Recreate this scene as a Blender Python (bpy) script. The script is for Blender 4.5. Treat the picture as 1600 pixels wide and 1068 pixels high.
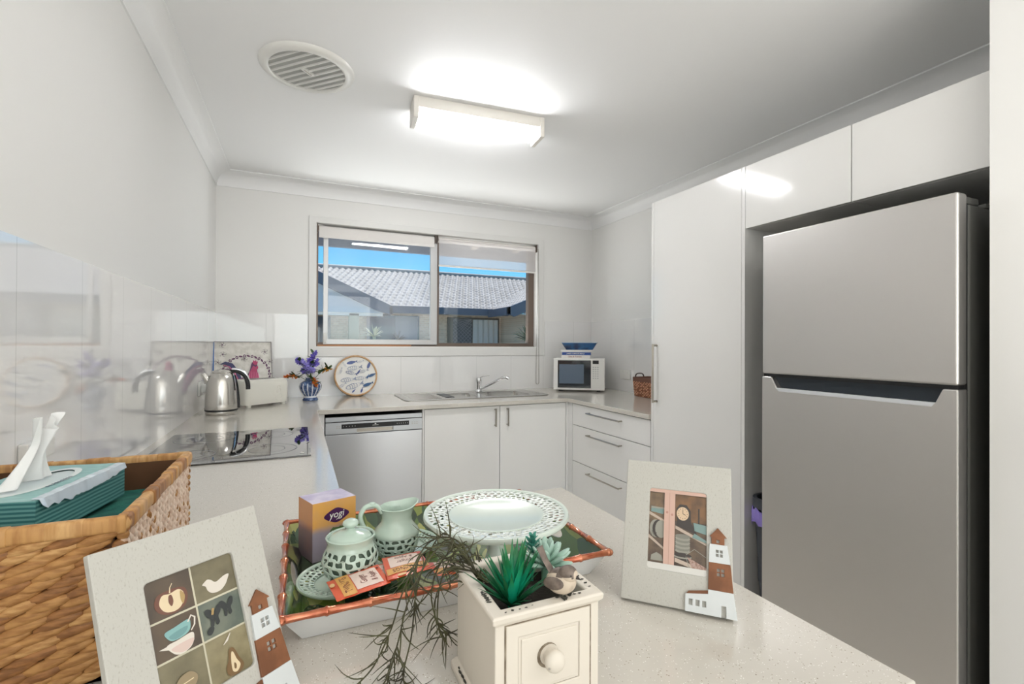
import bpy, bmesh, math, random
from math import sin, cos, pi, radians as R_, atan2, sqrt
from mathutils import Vector as V, Matrix as M4, noise
from mathutils.geometry import tessellate_polygon
random.seed(7)
SC = bpy.context.scene
for o in list(bpy.data.objects): bpy.data.objects.remove(o)
COL = SC.collection

# ------------------------------------------------------------------ camera
yaw, pit, rol, FPX = R_(24.117), R_(.257), R_(.269), 746.53
CAM = V((.4908, -3.6062, 1.2702))
Fw = V((sin(yaw)*cos(pit), cos(yaw)*cos(pit), sin(pit)))
Rt0 = V((cos(yaw), -sin(yaw), 0)); Up0 = Rt0.cross(Fw)
Rt = Rt0*cos(rol)+Up0*sin(rol); Up = -Rt0*sin(rol)+Up0*cos(rol)
cd = bpy.data.cameras.new('camera'); cam = bpy.data.objects.new('camera', cd); COL.objects.link(cam)
cd.sensor_width = 36; cd.lens = FPX/1600*36; cd.clip_start = .02; cd.clip_end = 300
mm = M4((Rt, Up, -Fw)).transposed().to_4x4(); mm.translation = CAM; cam.matrix_world = mm
SC.camera = cam
# ------------------------------------------------------------------ world, sun, area lights, exposure
w = bpy.data.worlds.new('world'); SC.world = w; w.use_nodes = True
nt = w.node_tree; bg = nt.nodes['Background']; sky = nt.nodes.new('ShaderNodeTexSky')
sky.sky_type = 'NISHITA'; sky.sun_disc = False; sky.sun_elevation = R_(56); sky.sun_rotation = R_(25)
sky.air_density = 1.0; sky.dust_density = .2; sky.ozone_density = 3.0
tn = nt.nodes.new('ShaderNodeMixRGB'); tn.blend_type = 'MULTIPLY'; tn.inputs[0].default_value = 1; tn.inputs[2].default_value = (.40, .90, 1.08, 1)
nt.links.new(sky.outputs[0], tn.inputs[1]); nt.links.new(tn.outputs[0], bg.inputs[0]); bg.inputs[1].default_value = .073
sd = bpy.data.lights.new('sun', 'SUN'); sd.energy = 2.2; sd.angle = R_(.6); sd.color = (1, .96, .9)
so = bpy.data.objects.new('sun', sd); COL.objects.link(so)
so.rotation_euler = V((-.30, -.75, -1.55)).to_track_quat('-Z', 'Y').to_euler()
def area(name, loc, d, sx, sy, e, c):
    l = bpy.data.lights.new(name, 'AREA'); l.shape = 'RECTANGLE'; l.size = sx; l.size_y = sy; l.energy = e; l.color = c
    o = bpy.data.objects.new(name, l); COL.objects.link(o); o.location = loc
    o.rotation_euler = V(d).to_track_quat('-Z', 'Y').to_euler(); return o
area('rear_door_fill', (1.0, -7.3, 1.25), (0, 1, 0), 1.9, 2.1, 24, (1, .985, .965))  # fill added inside the unseen rear doors, standing for their daylight
area('added_overhead_fill', (1.0, -5.8, 2.3), (0, .0, -1), 1.2, 1.2, 3, (1, .985, .96))  # unseen overhead fill added behind the camera, no known lamp there
area('added_ceiling_fill', (1.05, -4.5, 1.1), (.05, .0, 1), 1.4, .9, 16, (1, .99, .975))  # unseen fill added behind the camera to bounce light off the ceiling
area('added_sill_fill', (1.47, .42, .98), (0, -.84, .54), 1.8, .5, 21, (1, .99, .975))  # added fill hidden below the sill, stands for bounce off the ground outside
vs = SC.view_settings; vs.view_transform = 'Standard'; vs.look = 'None'; vs.gamma = 1; vs.exposure = .78; vs.use_curve_mapping = False

# ------------------------------------------------------------------ materials
def lin(c):
    return tuple((x/12.92 if x <= .04045 else ((x+.055)/1.055)**2.4) for x in [v/255 for v in c])
MC = {}
def mat(name, rgb, rough=.5, metal=0, spec=.5, coat=0, **k):
    if name in MC: return MC[name]
    m = bpy.data.materials.new(name); m.use_nodes = True; MC[name] = m
    n = m.node_tree.nodes; L = m.node_tree.links; b = n['Principled BSDF']
    c = lin(rgb)+(1,)
    b.inputs['Base Color'].default_value = c
    b.inputs['Roughness'].default_value = rough; b.inputs['Metallic'].default_value = metal
    b.inputs['Specular IOR Level'].default_value = spec; b.inputs['Coat Weight'].default_value = coat
    b.inputs['Coat Roughness'].default_value = k.get('coatr', .05)
    if 'trans' in k: b.inputs['Transmission Weight'].default_value = k['trans']
    if 'aniso' in k: b.inputs['Anisotropic'].default_value = k['aniso']
    if 'sss' in k: b.inputs['Subsurface Weight'].default_value = k['sss']; b.inputs['Subsurface Radius'].default_value = (.01, .01, .01)
    if 'emit' in k:
        b.inputs['Emission Color'].default_value = c; b.inputs['Emission Strength'].default_value = k['emit']
    tc = n.new('ShaderNodeTexCoord'); mp = n.new('ShaderNodeMapping'); L.new(tc.outputs['Object'], mp.inputs[0])
    mp.inputs['Scale'].default_value = k.get('stretch', (1, 1, 1))
    if 'col2' in k:      # mottled second colour
        nz = n.new('ShaderNodeTexNoise'); nz.inputs['Scale'].default_value = k.get('nscale', 20); nz.inputs['Detail'].default_value = k.get('detail', 4)
        nz.inputs['Distortion'].default_value = k.get('dist', 0)
        L.new(mp.outputs[0], nz.inputs['Vector'])
        cr = n.new('ShaderNodeValToRGB'); e = cr.color_ramp.elements; e[0].position = k.get('lo', .4); e[1].position = k.get('hi', .6)
        e[0].color = c; e[1].color = lin(k['col2'])+(1,)
        for pos, cc in k.get('more', []):
            q = e.new(pos); q.color = lin(cc)+(1,)
        L.new(nz.outputs[0], cr.inputs[0]); L.new(cr.outputs[0], b.inputs['Base Color'])
    if 'bump' in k:
        nb = n.new('ShaderNodeTexNoise'); nb.inputs['Scale'].default_value = k.get('bscale', 60); nb.inputs['Detail'].default_value = 3
        L.new(mp.outputs[0], nb.inputs['Vector']); bu = n.new('ShaderNodeBump'); bu.inputs['Strength'].default_value = k['bump']
        bu.inputs['Distance'].default_value = k.get('bdist', .002)
        L.new(nb.outputs[0], bu.inputs['Height']); L.new(bu.outputs[0], b.inputs['Normal'])
    return m
def nodes(m): return m.node_tree.nodes, m.node_tree.links, m.node_tree.nodes['Principled BSDF']

m_wall = mat('wall_paint', (238, 237, 234), .55, bump=.05, bscale=180)
m_ceil = mat('ceiling_paint', (243, 243, 242), .6, bump=.04, bscale=120)
m_cornice = mat('cornice_paint', (243, 243, 242), .45)
m_trimw = mat('white_trim_paint', (232, 231, 228), .35)
m_gloss = mat('white_gloss_cabinet', (240, 239, 236), .12, coat=.4)
m_carc = mat('white_cabinet_board', (222, 221, 217), .4)
m_floor = mat('floor_tile', (214, 208, 198), .3, col2=(200, 194, 184), nscale=6)
m_steel = mat('brushed_stainless', (196, 196, 196), .27, 1, bump=.06, bscale=40, stretch=(60, 1, 1), bdist=.001)
m_dwsteel = mat('dishwasher_stainless', (212, 214, 218), .26, 1, bump=.05, bscale=30, stretch=(40, 1, .6), bdist=.001)
m_dwlight = mat('dishwasher_silver_strip', (196, 199, 202), .35, .7)
m_fridge = mat('fridge_stainless', (214, 211, 208), .4, 1, bump=.05, bscale=30, stretch=(1, 30, 1), bdist=.0008)
m_fridgeside = mat('fridge_dark_grey_side', (92, 92, 88), .4)
m_chrome = mat('chrome', (225, 226, 228), .08, 1)
m_satin = mat('satin_nickel', (178, 172, 162), .28, 1)
m_black = mat('black_plastic', (18, 18, 20), .35)
m_navyblack = mat('dark_recess_plastic', (34, 42, 50), .4)
m_white = mat('white_plastic', (232, 231, 226), .3)
m_brown = mat('bronze_aluminium', (112, 98, 88), .35, .3)
m_silver = mat('silver_aluminium', (192, 192, 192), .35, .5)
m_darkgap = mat('dark_gap', (60, 58, 55), .8)
m_celadon = mat('celadon_glaze', (196, 216, 202), .16, coat=.5)
m_celadonp = mat('pale_celadon_glaze', (212, 223, 213), .28, coat=.25, coatr=.08)
m_lace = mat('lace_glaze', (234, 240, 235), .12, coat=.6)
m_paper = mat('white_paper', (238, 236, 230), .8)
m_terra = mat('blind_fabric', (236, 232, 228), .8)

# quartz worktop with flecks
def mk_quartz():
    m = mat('speckled_quartz', (224, 219, 209), .14, coat=.3); n, L, b = nodes(m)
    tc = n.new('ShaderNodeTexCoord'); base = None
    prev = lin((209, 204, 194))+(1,)
    src = None
    for sc, thr, col in ((210, .17, (168, 158, 142)), (120, .10, (140, 128, 112)), (330, .2, (246, 244, 238))):
        vo = n.new('ShaderNodeTexVoronoi'); vo.inputs['Scale'].default_value = sc; L.new(tc.outputs['Object'], vo.inputs['Vector'])
        lt = n.new('ShaderNodeMath'); lt.operation = 'LESS_THAN'; lt.inputs[1].default_value = thr; L.new(vo.outputs['Distance'], lt.inputs[0])
        nz = n.new('ShaderNodeTexNoise'); nz.inputs['Scale'].default_value = sc*.35; L.new(tc.outputs['Object'], nz.inputs['Vector'])
        g = n.new('ShaderNodeMath'); g.operation = 'GREATER_THAN'; g.inputs[1].default_value = .52; L.new(nz.outputs[0], g.inputs[0])
        mu = n.new('ShaderNodeMath'); mu.operation = 'MULTIPLY'; L.new(lt.outputs[0], mu.inputs[0]); L.new(g.outputs[0], mu.inputs[1])
        mx = n.new('ShaderNodeMixRGB'); L.new(mu.outputs[0], mx.inputs[0]); mx.inputs[2].default_value = lin(col)+(1,)
        if src: L.new(src, mx.inputs[1])
        else: mx.inputs[1].default_value = prev
        src = mx.outputs[0]
    L.new(src, b.inputs['Base Color']); return m
m_quartz = mk_quartz()
# glossy splashback panels with fine joints
def mk_tile(name, axis, rough):
    m = mat(name, (228, 228, 226), rough, coat=.85, coatr=.012); n, L, b = nodes(m)
    tc = n.new('ShaderNodeTexCoord'); sx = n.new('ShaderNodeSeparateXYZ'); L.new(tc.outputs['Object'], sx.inputs[0])
    a = n.new('ShaderNodeMath'); a.operation = 'ADD'; a.inputs[1].default_value = 9.007; L.new(sx.outputs[axis], a.inputs[0])
    md = n.new('ShaderNodeMath'); md.operation = 'MODULO'; md.inputs[1].default_value = .3; L.new(a.outputs[0], md.inputs[0])
    lt = n.new('ShaderNodeMath'); lt.operation = 'LESS_THAN'; lt.inputs[1].default_value = .0022; L.new(md.outputs[0], lt.inputs[0])
    mx = n.new('ShaderNodeMixRGB'); L.new(lt.outputs[0], mx.inputs[0]); mx.inputs[1].default_value = lin((238, 237, 235))+(1,); mx.inputs[2].default_value = lin((208, 208, 205))+(1,)
    L.new(mx.outputs[0], b.inputs['Base Color'])
    nb = n.new('ShaderNodeTexNoise'); nb.inputs['Scale'].default_value = 3.5; L.new(tc.outputs['Object'], nb.inputs['Vector'])
    bu = n.new('ShaderNodeBump'); bu.inputs['Strength'].default_value = .05; bu.inputs['Distance'].default_value = .01
    L.new(nb.outputs[0], bu.inputs['Height']); L.new(bu.outputs[0], b.inputs['Coat Normal']); return m
m_tileL = mk_tile('gloss_splashback_tile', 1, .06)
m_tileB = mk_tile('gloss_splashback_tile_back', 0, .16)
def mk_glass(name, tint, haze):
    m = bpy.data.materials.new(name); m.use_nodes = True; MC[name] = m; n = m.node_tree.nodes; L = m.node_tree.links; n.clear()
    out = n.new('ShaderNodeOutputMaterial'); tr = n.new('ShaderNodeBsdfTransparent'); tr.inputs[0].default_value = tint+(1,)
    gl = n.new('ShaderNodeBsdfGlossy'); gl.inputs['Roughness'].default_value = .01
    fr = n.new('ShaderNodeFresnel'); ge = n.new('ShaderNodeNewGeometry'); mr = n.new('ShaderNodeMapRange')
    mr.inputs[3].default_value = 1.45; mr.inputs[4].default_value = 1/1.45; L.new(ge.outputs['Backfacing'], mr.inputs[0]); L.new(mr.outputs[0], fr.inputs[0])
    m1 = n.new('ShaderNodeMixShader'); L.new(fr.outputs[0], m1.inputs[0]); L.new(tr.outputs[0], m1.inputs[1]); L.new(gl.outputs[0], m1.inputs[2])
    df = n.new('ShaderNodeBsdfDiffuse'); df.inputs[0].default_value = (.8, .8, .82, 1)
    tl = n.new('ShaderNodeBsdfTranslucent'); tl.inputs[0].default_value = (.85, .87, .9, 1)
    a = n.new('ShaderNodeAddShader'); L.new(df.outputs[0], a.inputs[0]); L.new(tl.outputs[0], a.inputs[1])
    m2 = n.new('ShaderNodeMixShader')
    if haze > 0:
        tc = n.new('ShaderNodeTexCoord'); nz = n.new('ShaderNodeTexNoise'); nz.inputs['Scale'].default_value = 5; nz.inputs['Detail'].default_value = 8
        L.new(tc.outputs['Object'], nz.inputs['Vector']); mu = n.new('ShaderNodeMath'); mu.operation = 'MULTIPLY'; mu.inputs[1].default_value = haze*2
        L.new(nz.outputs[0], mu.inputs[0]); L.new(mu.outputs[0], m2.inputs[0])
    else: m2.inputs[0].default_value = 0
    L.new(m1.outputs[0], m2.inputs[1]); L.new(a.outputs[0], m2.inputs[2]); L.new(m2.outputs[0], out.inputs[0]); return m
m_glass = mk_glass('clear_glass', (.97, .98, .98), 0)
m_dusty = mk_glass('dusty_glass', (.95, .97, .98), .025)
m_photoglass = mk_glass('frame_glass', (.98, .98, .98), 0)
def mk_sheer():
    m = bpy.data.materials.new('sheer_blind'); m.use_nodes = True; MC['sheer_blind'] = m; n = m.node_tree.nodes; L = m.node_tree.links; n.clear()
    out = n.new('ShaderNodeOutputMaterial'); tr = n.new('ShaderNodeBsdfTransparent'); df = n.new('ShaderNodeBsdfDiffuse'); df.inputs[0].default_value = (.82, .8, .79, 1)
    tl = n.new('ShaderNodeBsdfTranslucent'); tl.inputs[0].default_value = (.85, .82, .82, 1)
    a = n.new('ShaderNodeMixShader'); L.new(df.outputs[0], a.inputs[1]); L.new(tl.outputs[0], a.inputs[2])
    x = n.new('ShaderNodeMixShader'); x.inputs[0].default_value = .42; L.new(tr.outputs[0], x.inputs[1]); L.new(a.outputs[0], x.inputs[2])
    L.new(x.outputs[0], out.inputs[0]); return m
m_sheer = mk_sheer()
m_glassware = mat('black_ceramic_glass', (10, 11, 13), .03, coat=1, spec=.8, coatr=.01)

# ------------------------------------------------------------------ object helpers
MW = {}
def tag(o, label=None, cat=None, group=None, kind=None):
    if label: o['label'] = label
    if cat: o['category'] = cat
    if group: o['group'] = group
    if kind: o['kind'] = kind
    return o
def thing(name, label, cat, loc=(0, 0, 0), rz=0, group=None):
    o = bpy.data.objects.new(name, None); COL.objects.link(o); o.location = loc; o.rotation_euler = (0, 0, rz)
    o.empty_display_size = .02
    MW[o] = M4.Translation(V(loc)) @ M4.Rotation(rz, 4, 'Z'); return tag(o, label, cat, group)
def obj(name, bm, m, parent=None, smooth=None, bevel=0, sub=0, solid=0, world=False, loc=None, seg=2, label=None):
    if parent is not None and world: bm.transform(MW[parent].inverted())
    if loc is not None: bm.transform(M4.Translation(-V(loc)))
    bmesh.ops.recalc_face_normals(bm, faces=bm.faces)
    me = bpy.data.meshes.new(name); bm.to_mesh(me); bm.free()
    for x in (m if isinstance(m, (list, tuple)) else [m]): me.materials.append(x)
    o = bpy.data.objects.new(name, me); COL.objects.link(o)
    if loc is not None: o.location = loc
    if parent is not None: o.parent = parent; MW[o] = MW[parent]
    else: MW[o] = M4.Translation(V(loc or (0, 0, 0)))
    if solid:
        s = o.modifiers.new('solid', 'SOLIDIFY'); s.thickness = solid; s.offset = -1
    if bevel:
        b = o.modifiers.new('bevel', 'BEVEL'); b.width = bevel; b.segments = seg; b.limit_method = 'ANGLE'; b.angle_limit = R_(35)
    if sub:
        s = o.modifiers.new('sub', 'SUBSURF'); s.levels = sub; s.render_levels = sub
    if smooth is not None:
        me.shade_smooth()
        if smooth < 180:
            try: me.set_sharp_from_angle(angle=R_(smooth))
            except Exception: pass
    if label: o['label'] = label
    return o
def solo(name, bm, m, label, cat, loc, group=None, kind=None, **k):
    return tag(obj(name, bm, m, None, loc=loc, **k), label, cat, group, kind)
def struct(name, bm, m, parent=None, **k):
    o = obj(name, bm, m, parent, **k)
    if parent is None: o['kind'] = 'structure'
    return o
def B(): return bmesh.new()
def box(bm, a, b, mi=0, mtx=None):
    vs_ = []
    for z in (a[2], b[2]):
        for x, y in ((a[0], a[1]), (b[0], a[1]), (b[0], b[1]), (a[0], b[1])):
            p = V((x, y, z)); vs_.append(bm.verts.new(mtx @ p if mtx else p))
    for f in ((3, 2, 1, 0), (4, 5, 6, 7), (0, 1, 5, 4), (1, 2, 6, 5), (2, 3, 7, 6), (3, 0, 4, 7)):
        fc = bm.faces.new([vs_[i] for i in f]); fc.material_index = mi
    return bm
def bx(a, b, mi=0): return box(B(), a, b, mi)
def poly(bm, pts, mi=0):
    f = bm.faces.new([bm.verts.new(V(p)) for p in pts]); f.material_index = mi; return f
def prism(bm, outline, holes, f, t0, t1, mi=0, caps=True):
    """extrude a 2-D outline (with holes) through f(u, v, t) between t0 and t1"""
    loops = [list(outline)]+[list(h) for h in holes]
    flat = [p for l in loops for p in l]
    tris = tessellate_polygon([[V((p[0], p[1], 0)) for p in l] for l in loops])
    A = [bm.verts.new(f(u, v, t0)) for u, v in flat]; C = [bm.verts.new(f(u, v, t1)) for u, v in flat]
    if caps:
        for t in tris:
            for S in (A, C):
                try: fc = bm.faces.new([S[i] for i in t]); fc.material_index = mi
                except ValueError: pass
    s = 0
    for l in loops:
        n = len(l)
        for i in range(n):
            j = (i+1) % n
            try: fc = bm.faces.new([A[s+i], A[s+j], C[s+j], C[s+i]]); fc.material_index = mi
            except ValueError: pass
        s += n
    return bm
XY = lambda u, v, t: V((u, v, t)); XZ = lambda u, v, t: V((u, t, v)); YZ = lambda u, v, t: V((t, u, v))
def lathe(bm, prof, n=32, c=(0, 0), mi=0, sc=(1, 1)):
    rings = []
    for r, z in prof:
        if r < 1e-6: rings.append([bm.verts.new((c[0], c[1], z))])
        else: rings.append([bm.verts.new((c[0]+r*cos(2*pi*i/n)*sc[0], c[1]+r*sin(2*pi*i/n)*sc[1], z)) for i in range(n)])
    for a, b in zip(rings, rings[1:]):
        for i in range(n):
            j = (i+1) % n
            q = [a[i % len(a)], a[j % len(a)], b[j % len(b)], b[i % len(b)]]; u = []
            for x in q:
                if x not in u: u.append(x)
            if len(u) > 2: fc = bm.faces.new(u); fc.material_index = mi
    return bm
def frame_at(d):
    d = d.normalized(); a = V((0, 0, 1)) if abs(d.z) < .9 else V((1, 0, 0)); u = d.cross(a).normalized(); return u, d.cross(u).normalized()
def tube(bm, pts, r, n=8, mi=0, cap=True, flat=1):
    pts = [V(p) for p in pts]; rs = r if isinstance(r, (list, tuple)) else [r]*len(pts); rings = []; u = None
    for i, p in enumerate(pts):
        d = (pts[min(i+1, len(pts)-1)]-pts[max(i-1, 0)])
        if d.length < 1e-9: d = V((0, 0, 1))
        d.normalize()
        if u is None: u, w_ = frame_at(d)
        else:
            u = (u-d*u.dot(d)); u = u.normalized() if u.length > 1e-6 else frame_at(d)[0]; w_ = d.cross(u)
        rings.append([bm.verts.new(p+(u*cos(2*pi*k/n)+w_*sin(2*pi*k/n)*flat)*rs[i]) for k in range(n)])
    for a, b in zip(rings, rings[1:]):
        for k in range(n):
            f = bm.faces.new([a[k], a[(k+1) % n], b[(k+1) % n], b[k]]); f.material_index = mi
    if cap:
        for q in (rings[0][::-1], rings[-1]):
            f = bm.faces.new(q); f.material_index = mi
    return bm
def bez(p0, p1, p2, p3, n=10):
    p0, p1, p2, p3 = map(V, (p0, p1, p2, p3)); o = []
    for i in range(n+1):
        t = i/n; o.append(p0*(1-t)**3+3*p1*t*(1-t)**2+3*p2*t*t*(1-t)+p3*t**3)
    return o
def smoothpath(P, k=6):
    P = [V(p) for p in P]; o = []
    for i in range(len(P)-1):
        a, b, c, d = P[max(i-1, 0)], P[i], P[i+1], P[min(i+2, len(P)-1)]
        for j in range(k):
            t = j/k; o.append(.5*((2*b)+(c-a)*t+(2*a-5*b+4*c-d)*t*t+(3*b-a-3*c+d)*t**3))
    return o+[P[-1]]
def blob(bm, c, ax, ay, az, n=8, m=5, mi=0):
    """ellipsoid with half axes ax, ay, az (vectors)"""
    c = V(c); ax, ay, az = V(ax), V(ay), V(az); rows = []
    for j in range(m+1):
        t = pi*j/m
        if j in (0, m): rows.append([bm.verts.new(c+ax*cos(t))])
        else: rows.append([bm.verts.new(c+ax*cos(t)+(ay*cos(2*pi*i/n)+az*sin(2*pi*i/n))*sin(t)) for i in range(n)])
    for a, b in zip(rows, rows[1:]):
        for i in range(n):
            q = []
            for x in (a[i % len(a)], a[(i+1) % n % len(a)], b[(i+1) % n % len(b)], b[i % len(b)]):
                if x not in q: q.append(x)
            f = bm.faces.new(q); f.material_index = mi
    return bm
def rrect(x0, y0, x1, y1, r, n=4):
    o = []
    for cx, cy, a in ((x1-r, y1-r, 0), (x0+r, y1-r, 90), (x0+r, y0+r, 180), (x1-r, y0+r, 270)):
        for i in range(n+1):
            t = R_(a+90*i/n); o.append((cx+r*cos(t), cy+r*sin(t)))
    return o
def ell(cx, cy, rx, ry=None, n=20, rot=0, a0=0, a1=360):
    ry = ry or rx; o = []
    full = abs(a1-a0) >= 360
    for i in range(n if full else n+1):
        t = R_(a0+(a1-a0)*i/n); x, y = rx*cos(t), ry*sin(t); o.append((cx+x*cos(rot)-y*sin(rot), cy+x*sin(rot)+y*cos(rot)))
    return o
def rot2(pts, a, c=(0, 0), s=1, d=(0, 0)):
    return [(c[0]+((x-c[0])*cos(a)-(y-c[1])*sin(a))*s+d[0], c[1]+((x-c[0])*sin(a)+(y-c[1])*cos(a))*s+d[1]) for x, y in pts]
class Art:
    """flat printed shapes laid on a surface: a(u, v) -> point, nrm = direction they are stacked in"""
    def __init__(s, f, step=.0001): s.bm = B(); s.f = f; s.k = 0; s.step = step; s.mats = []
    def mi(s, m):
        if m not in s.mats: s.mats.append(m)
        return s.mats.index(m)
    def add(s, pts, m, holes=()):
        s.k += 1; i = s.mi(m); loops = [pts]+list(holes); flat = [p for l in loops for p in l]
        vv = [s.bm.verts.new(s.f(u, v, s.k*s.step)) for u, v in flat]
        for t in tessellate_polygon([[V((p[0], p[1], 0)) for p in l] for l in loops]):
            try: f = s.bm.faces.new([vv[q] for q in t]); f.material_index = i
            except ValueError: pass
    def line(s, pts, wd, m):
        n = len(pts); Lp, Rp = [], []
        for i, p in enumerate(pts):
            a = pts[max(i-1, 0)]; b = pts[min(i+1, n-1)]; dx, dy = b[0]-a[0], b[1]-a[1]; l = sqrt(dx*dx+dy*dy) or 1
            ww = wd[i] if isinstance(wd, (list, tuple)) else wd
            Lp.append((p[0]-dy/l*ww/2, p[1]+dx/l*ww/2)); Rp.append((p[0]+dy/l*ww/2, p[1]-dx/l*ww/2))
        s.k += 1; k = s.mi(m)
        for i in range(n-1):
            f = s.bm.faces.new([s.bm.verts.new(s.f(*q, s.k*s.step)) for q in (Lp[i], Lp[i+1], Rp[i+1], Rp[i])]); f.material_index = k
    def text(s, body, x, y, size, m, rot=0, sx=1, bold=0, align='CENTER', shear=0):
        cu = bpy.data.curves.new('t', 'FONT'); cu.body = body; cu.size = size; cu.align_x = align; cu.align_y = 'CENTER'; cu.offset = bold*size; cu.shear = shear
        cu.resolution_u = 3
        ob = bpy.data.objects.new('t', cu); COL.objects.link(ob); bpy.context.view_layer.update()
        me = bpy.data.meshes.new_from_object(ob.evaluated_get(bpy.context.evaluated_depsgraph_get()))
        s.k += 1; k = s.mi(m)
        vv = []
        for v in me.vertices:
            px, py = v.co.x*sx, v.co.y
            vv.append(s.bm.verts.new(s.f(x+px*cos(rot)-py*sin(rot), y+px*sin(rot)+py*cos(rot), s.k*s.step)))
        for p in me.polygons:
            try: f = s.bm.faces.new([vv[i] for i in p.vertices]); f.material_index = k
            except ValueError: pass
        bpy.data.objects.remove(ob); bpy.data.curves.remove(cu); bpy.data.meshes.remove(me)
    def out(s, name, parent=None, **k):
        return obj(name, s.bm, s.mats, parent, **k)
def honeycomb(bm, f, nu, nv, hole=(.5, .72), jit=.2, mi=0, rnd=None):
    """lattice of irregular cells with a hole in each, wrapped round: f(u, v), u cyclic 0..1"""
    rnd = rnd or random; P = {}
    for j in range(nv+1):
        for k in range(2*nu):
            edge = j in (0, nv)
            v = j/nv+(0 if edge else (.16 if (k+j) % 2 else -.16)/nv+rnd.uniform(-jit, jit)*.6/nv)
            u = (k+(0 if edge else rnd.uniform(-jit, jit)*1.5))/(2*nu); P[j, k] = (u, v)
    VT = {q: bm.verts.new(f(*P[q])) for q in P}
    for j in range(nv):
        o = j % 2
        for i in range(nu):
            ks = [2*i+o, 2*i+o+1, 2*i+o+2]; ring = [(j, k) for k in ks]+[(j+1, k) for k in ks[::-1]]
            uv = []
            for (jj, k) in ring:
                u, v = P[jj, k % (2*nu)]; u += (k//(2*nu)); uv.append((u, v))
            cu = sum(a for a, b in uv)/6; cv = sum(b for a, b in uv)/6; s = rnd.uniform(*hole); au = 1/nu; av = 1/nv; th_ = rnd.uniform(0, pi); el_ = rnd.uniform(.0, .24); H = []
            for a, b in uv:
                du_, dv_ = (a-cu)/au, (b-cv)/av; p_ = du_*cos(th_)+dv_*sin(th_); q_ = -du_*sin(th_)+dv_*cos(th_); p_ *= min(s+el_*.6, .86); q_ *= s-el_
                H.append(bm.verts.new(f(cu+(p_*cos(th_)-q_*sin(th_))*au, cv+(p_*sin(th_)+q_*cos(th_))*av))); VV = [VT[jj, k % (2*nu)] for jj, k in ring]
            for a in range(6):
                b = (a+1) % 6; fc = bm.faces.new([VV[a], VV[b], H[b], H[a]]); fc.material_index = mi
    return bm

# ================================================================== SETTING
W, ZC, HC = 2.881, 2.288, 2.38       # room width, cornice foot, ceiling height
CT = .90                             # worktop height
struct('floor', bx((-.1, -7.6, -.1), (2.98, .14, 0)), m_floor)
struct('ceiling', bx((-.1, -7.6, HC), (2.98, .14, HC+.1)), m_ceil)
struct('wall_left', bx((-.12, -7.6, 0), (0, .14, HC)), m_wall)
struct('wall_right', bx((W, -3.0, 0), (W+.1, .14, HC)), m_wall)
struct('wall_right_nib', bx((2.1, -7.6, 0), (2.98, -2.992, HC)), m_wall)
# back wall with the window opening
ox0, ox1, oz0, oz1 = .605, 2.342, 1.243, 2.112
bm = B(); prism(bm, [(0, 0), (W, 0), (W, HC), (0, HC)], [[(ox0, oz0), (ox0, oz1), (ox1, oz1), (ox1, oz0)]], XZ, 0, .14)
struct('wall_back', bm, m_wall)
# wall behind the camera with an opening for glazed doors
bm = B(); prism(bm, [(0, 0), (2.1, 0), (2.1, HC), (0, HC)], [[(.1, .02), (.1, 2.1), (1.9, 2.1), (1.9, .02)]], XZ, -7.6, -7.5)
struct('wall_rear', bm, m_wall)
d = struct('door_1', bx((.1, -7.56, .02), (.14, -7.52, 2.1)), m_brown)
obj('door_frame', bx((.98, -7.56, .02), (1.02, -7.52, 2.1)), m_brown, d)
obj('glass', bx((.1, -7.545, .02), (1.9, -7.54, 2.1)), m_glass, d)
# cornice: coved moulding all the way round
def cornice(name, path_pts, nrm_pairs):
    bm = B(); n = 8; prof = []
    h, c = HC-ZC, .088
    prof = [(0, ZC-.0), (.006, ZC), (.006, ZC+.008)]
    for i in range(n+1):
        t = i/n*pi/2; prof.append((.006+(c-.012)*(1-cos(t)), ZC+.008+(h-.014)*sin(t)))
    prof += [(c, HC-.006), (c, HC)]
    rows = []
    for (p, dd) in zip(path_pts, nrm_pairs):
        rows.append([bm.verts.new((p[0]+dd[0]*a, p[1]+dd[1]*a, z)) for a, z in prof])
    for a, b in zip(rows, rows[1:]):
        for i in range(len(prof)-1): bm.faces.new([a[i], b[i], b[i+1], a[i+1]])
    return struct(name, bm, m_cornice, smooth=40)
cornice('trim_1', [(0, -7.5), (0, 0), (W, 0), (W, -2.992)], [(1, 0), (1, -1), (-1, -1), (-1, 0)])
# splashback
ZT = 1.468
struct('wall_left_splashback', bx((0, -4.6, CT), (.007, 0, ZT)), m_tileL)
bm = B(); prism(bm, [(.007, CT), (W, CT), (W, ZT), (2.41, ZT), (2.41, 1.172), (.552, 1.172), (.552, ZT), (.007, ZT)], [], XZ, -.007, 0)
struct('wall_back_splashback', bm, m_tileB)
struct('wall_right_splashback', bx((W-.007, -1.59, CT), (W, -.007, ZT)), m_tileL)

# ------------------------------------------------------------------ window
wd = thing('window_1', None, None, (0, 0, 0)); wd['kind'] = 'structure'
bm = B(); prism(bm, [(.555, 1.175), (2.392, 1.175), (2.392, 2.158), (.555, 2.158)], [[(ox0, oz0), (ox0, oz1), (ox1, oz1), (ox1, oz0)]], XZ, -.012, 0)
obj('window_frame', bm, m_trimw, wd, bevel=.003, label='white painted flat surround')
fy0, fy1 = .075, .125
bm = B()
prism(bm, [(ox0, oz0), (ox1, oz0), (ox1, oz1), (ox0, oz1)], [[(ox0+.014, oz0+.034), (ox0+.014, oz1-.03), (ox1-.052, oz1-.03), (ox1-.052, oz0+.034)]], XZ, fy0, fy1)
box(bm, (ox0, fy0-.012, oz0), (ox1, fy0, oz0+.012))
obj('window_frame', bm, m_brown, wd, bevel=.002, label='bronze aluminium outer frame')
MX = 1.478      # meeting stile
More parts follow.
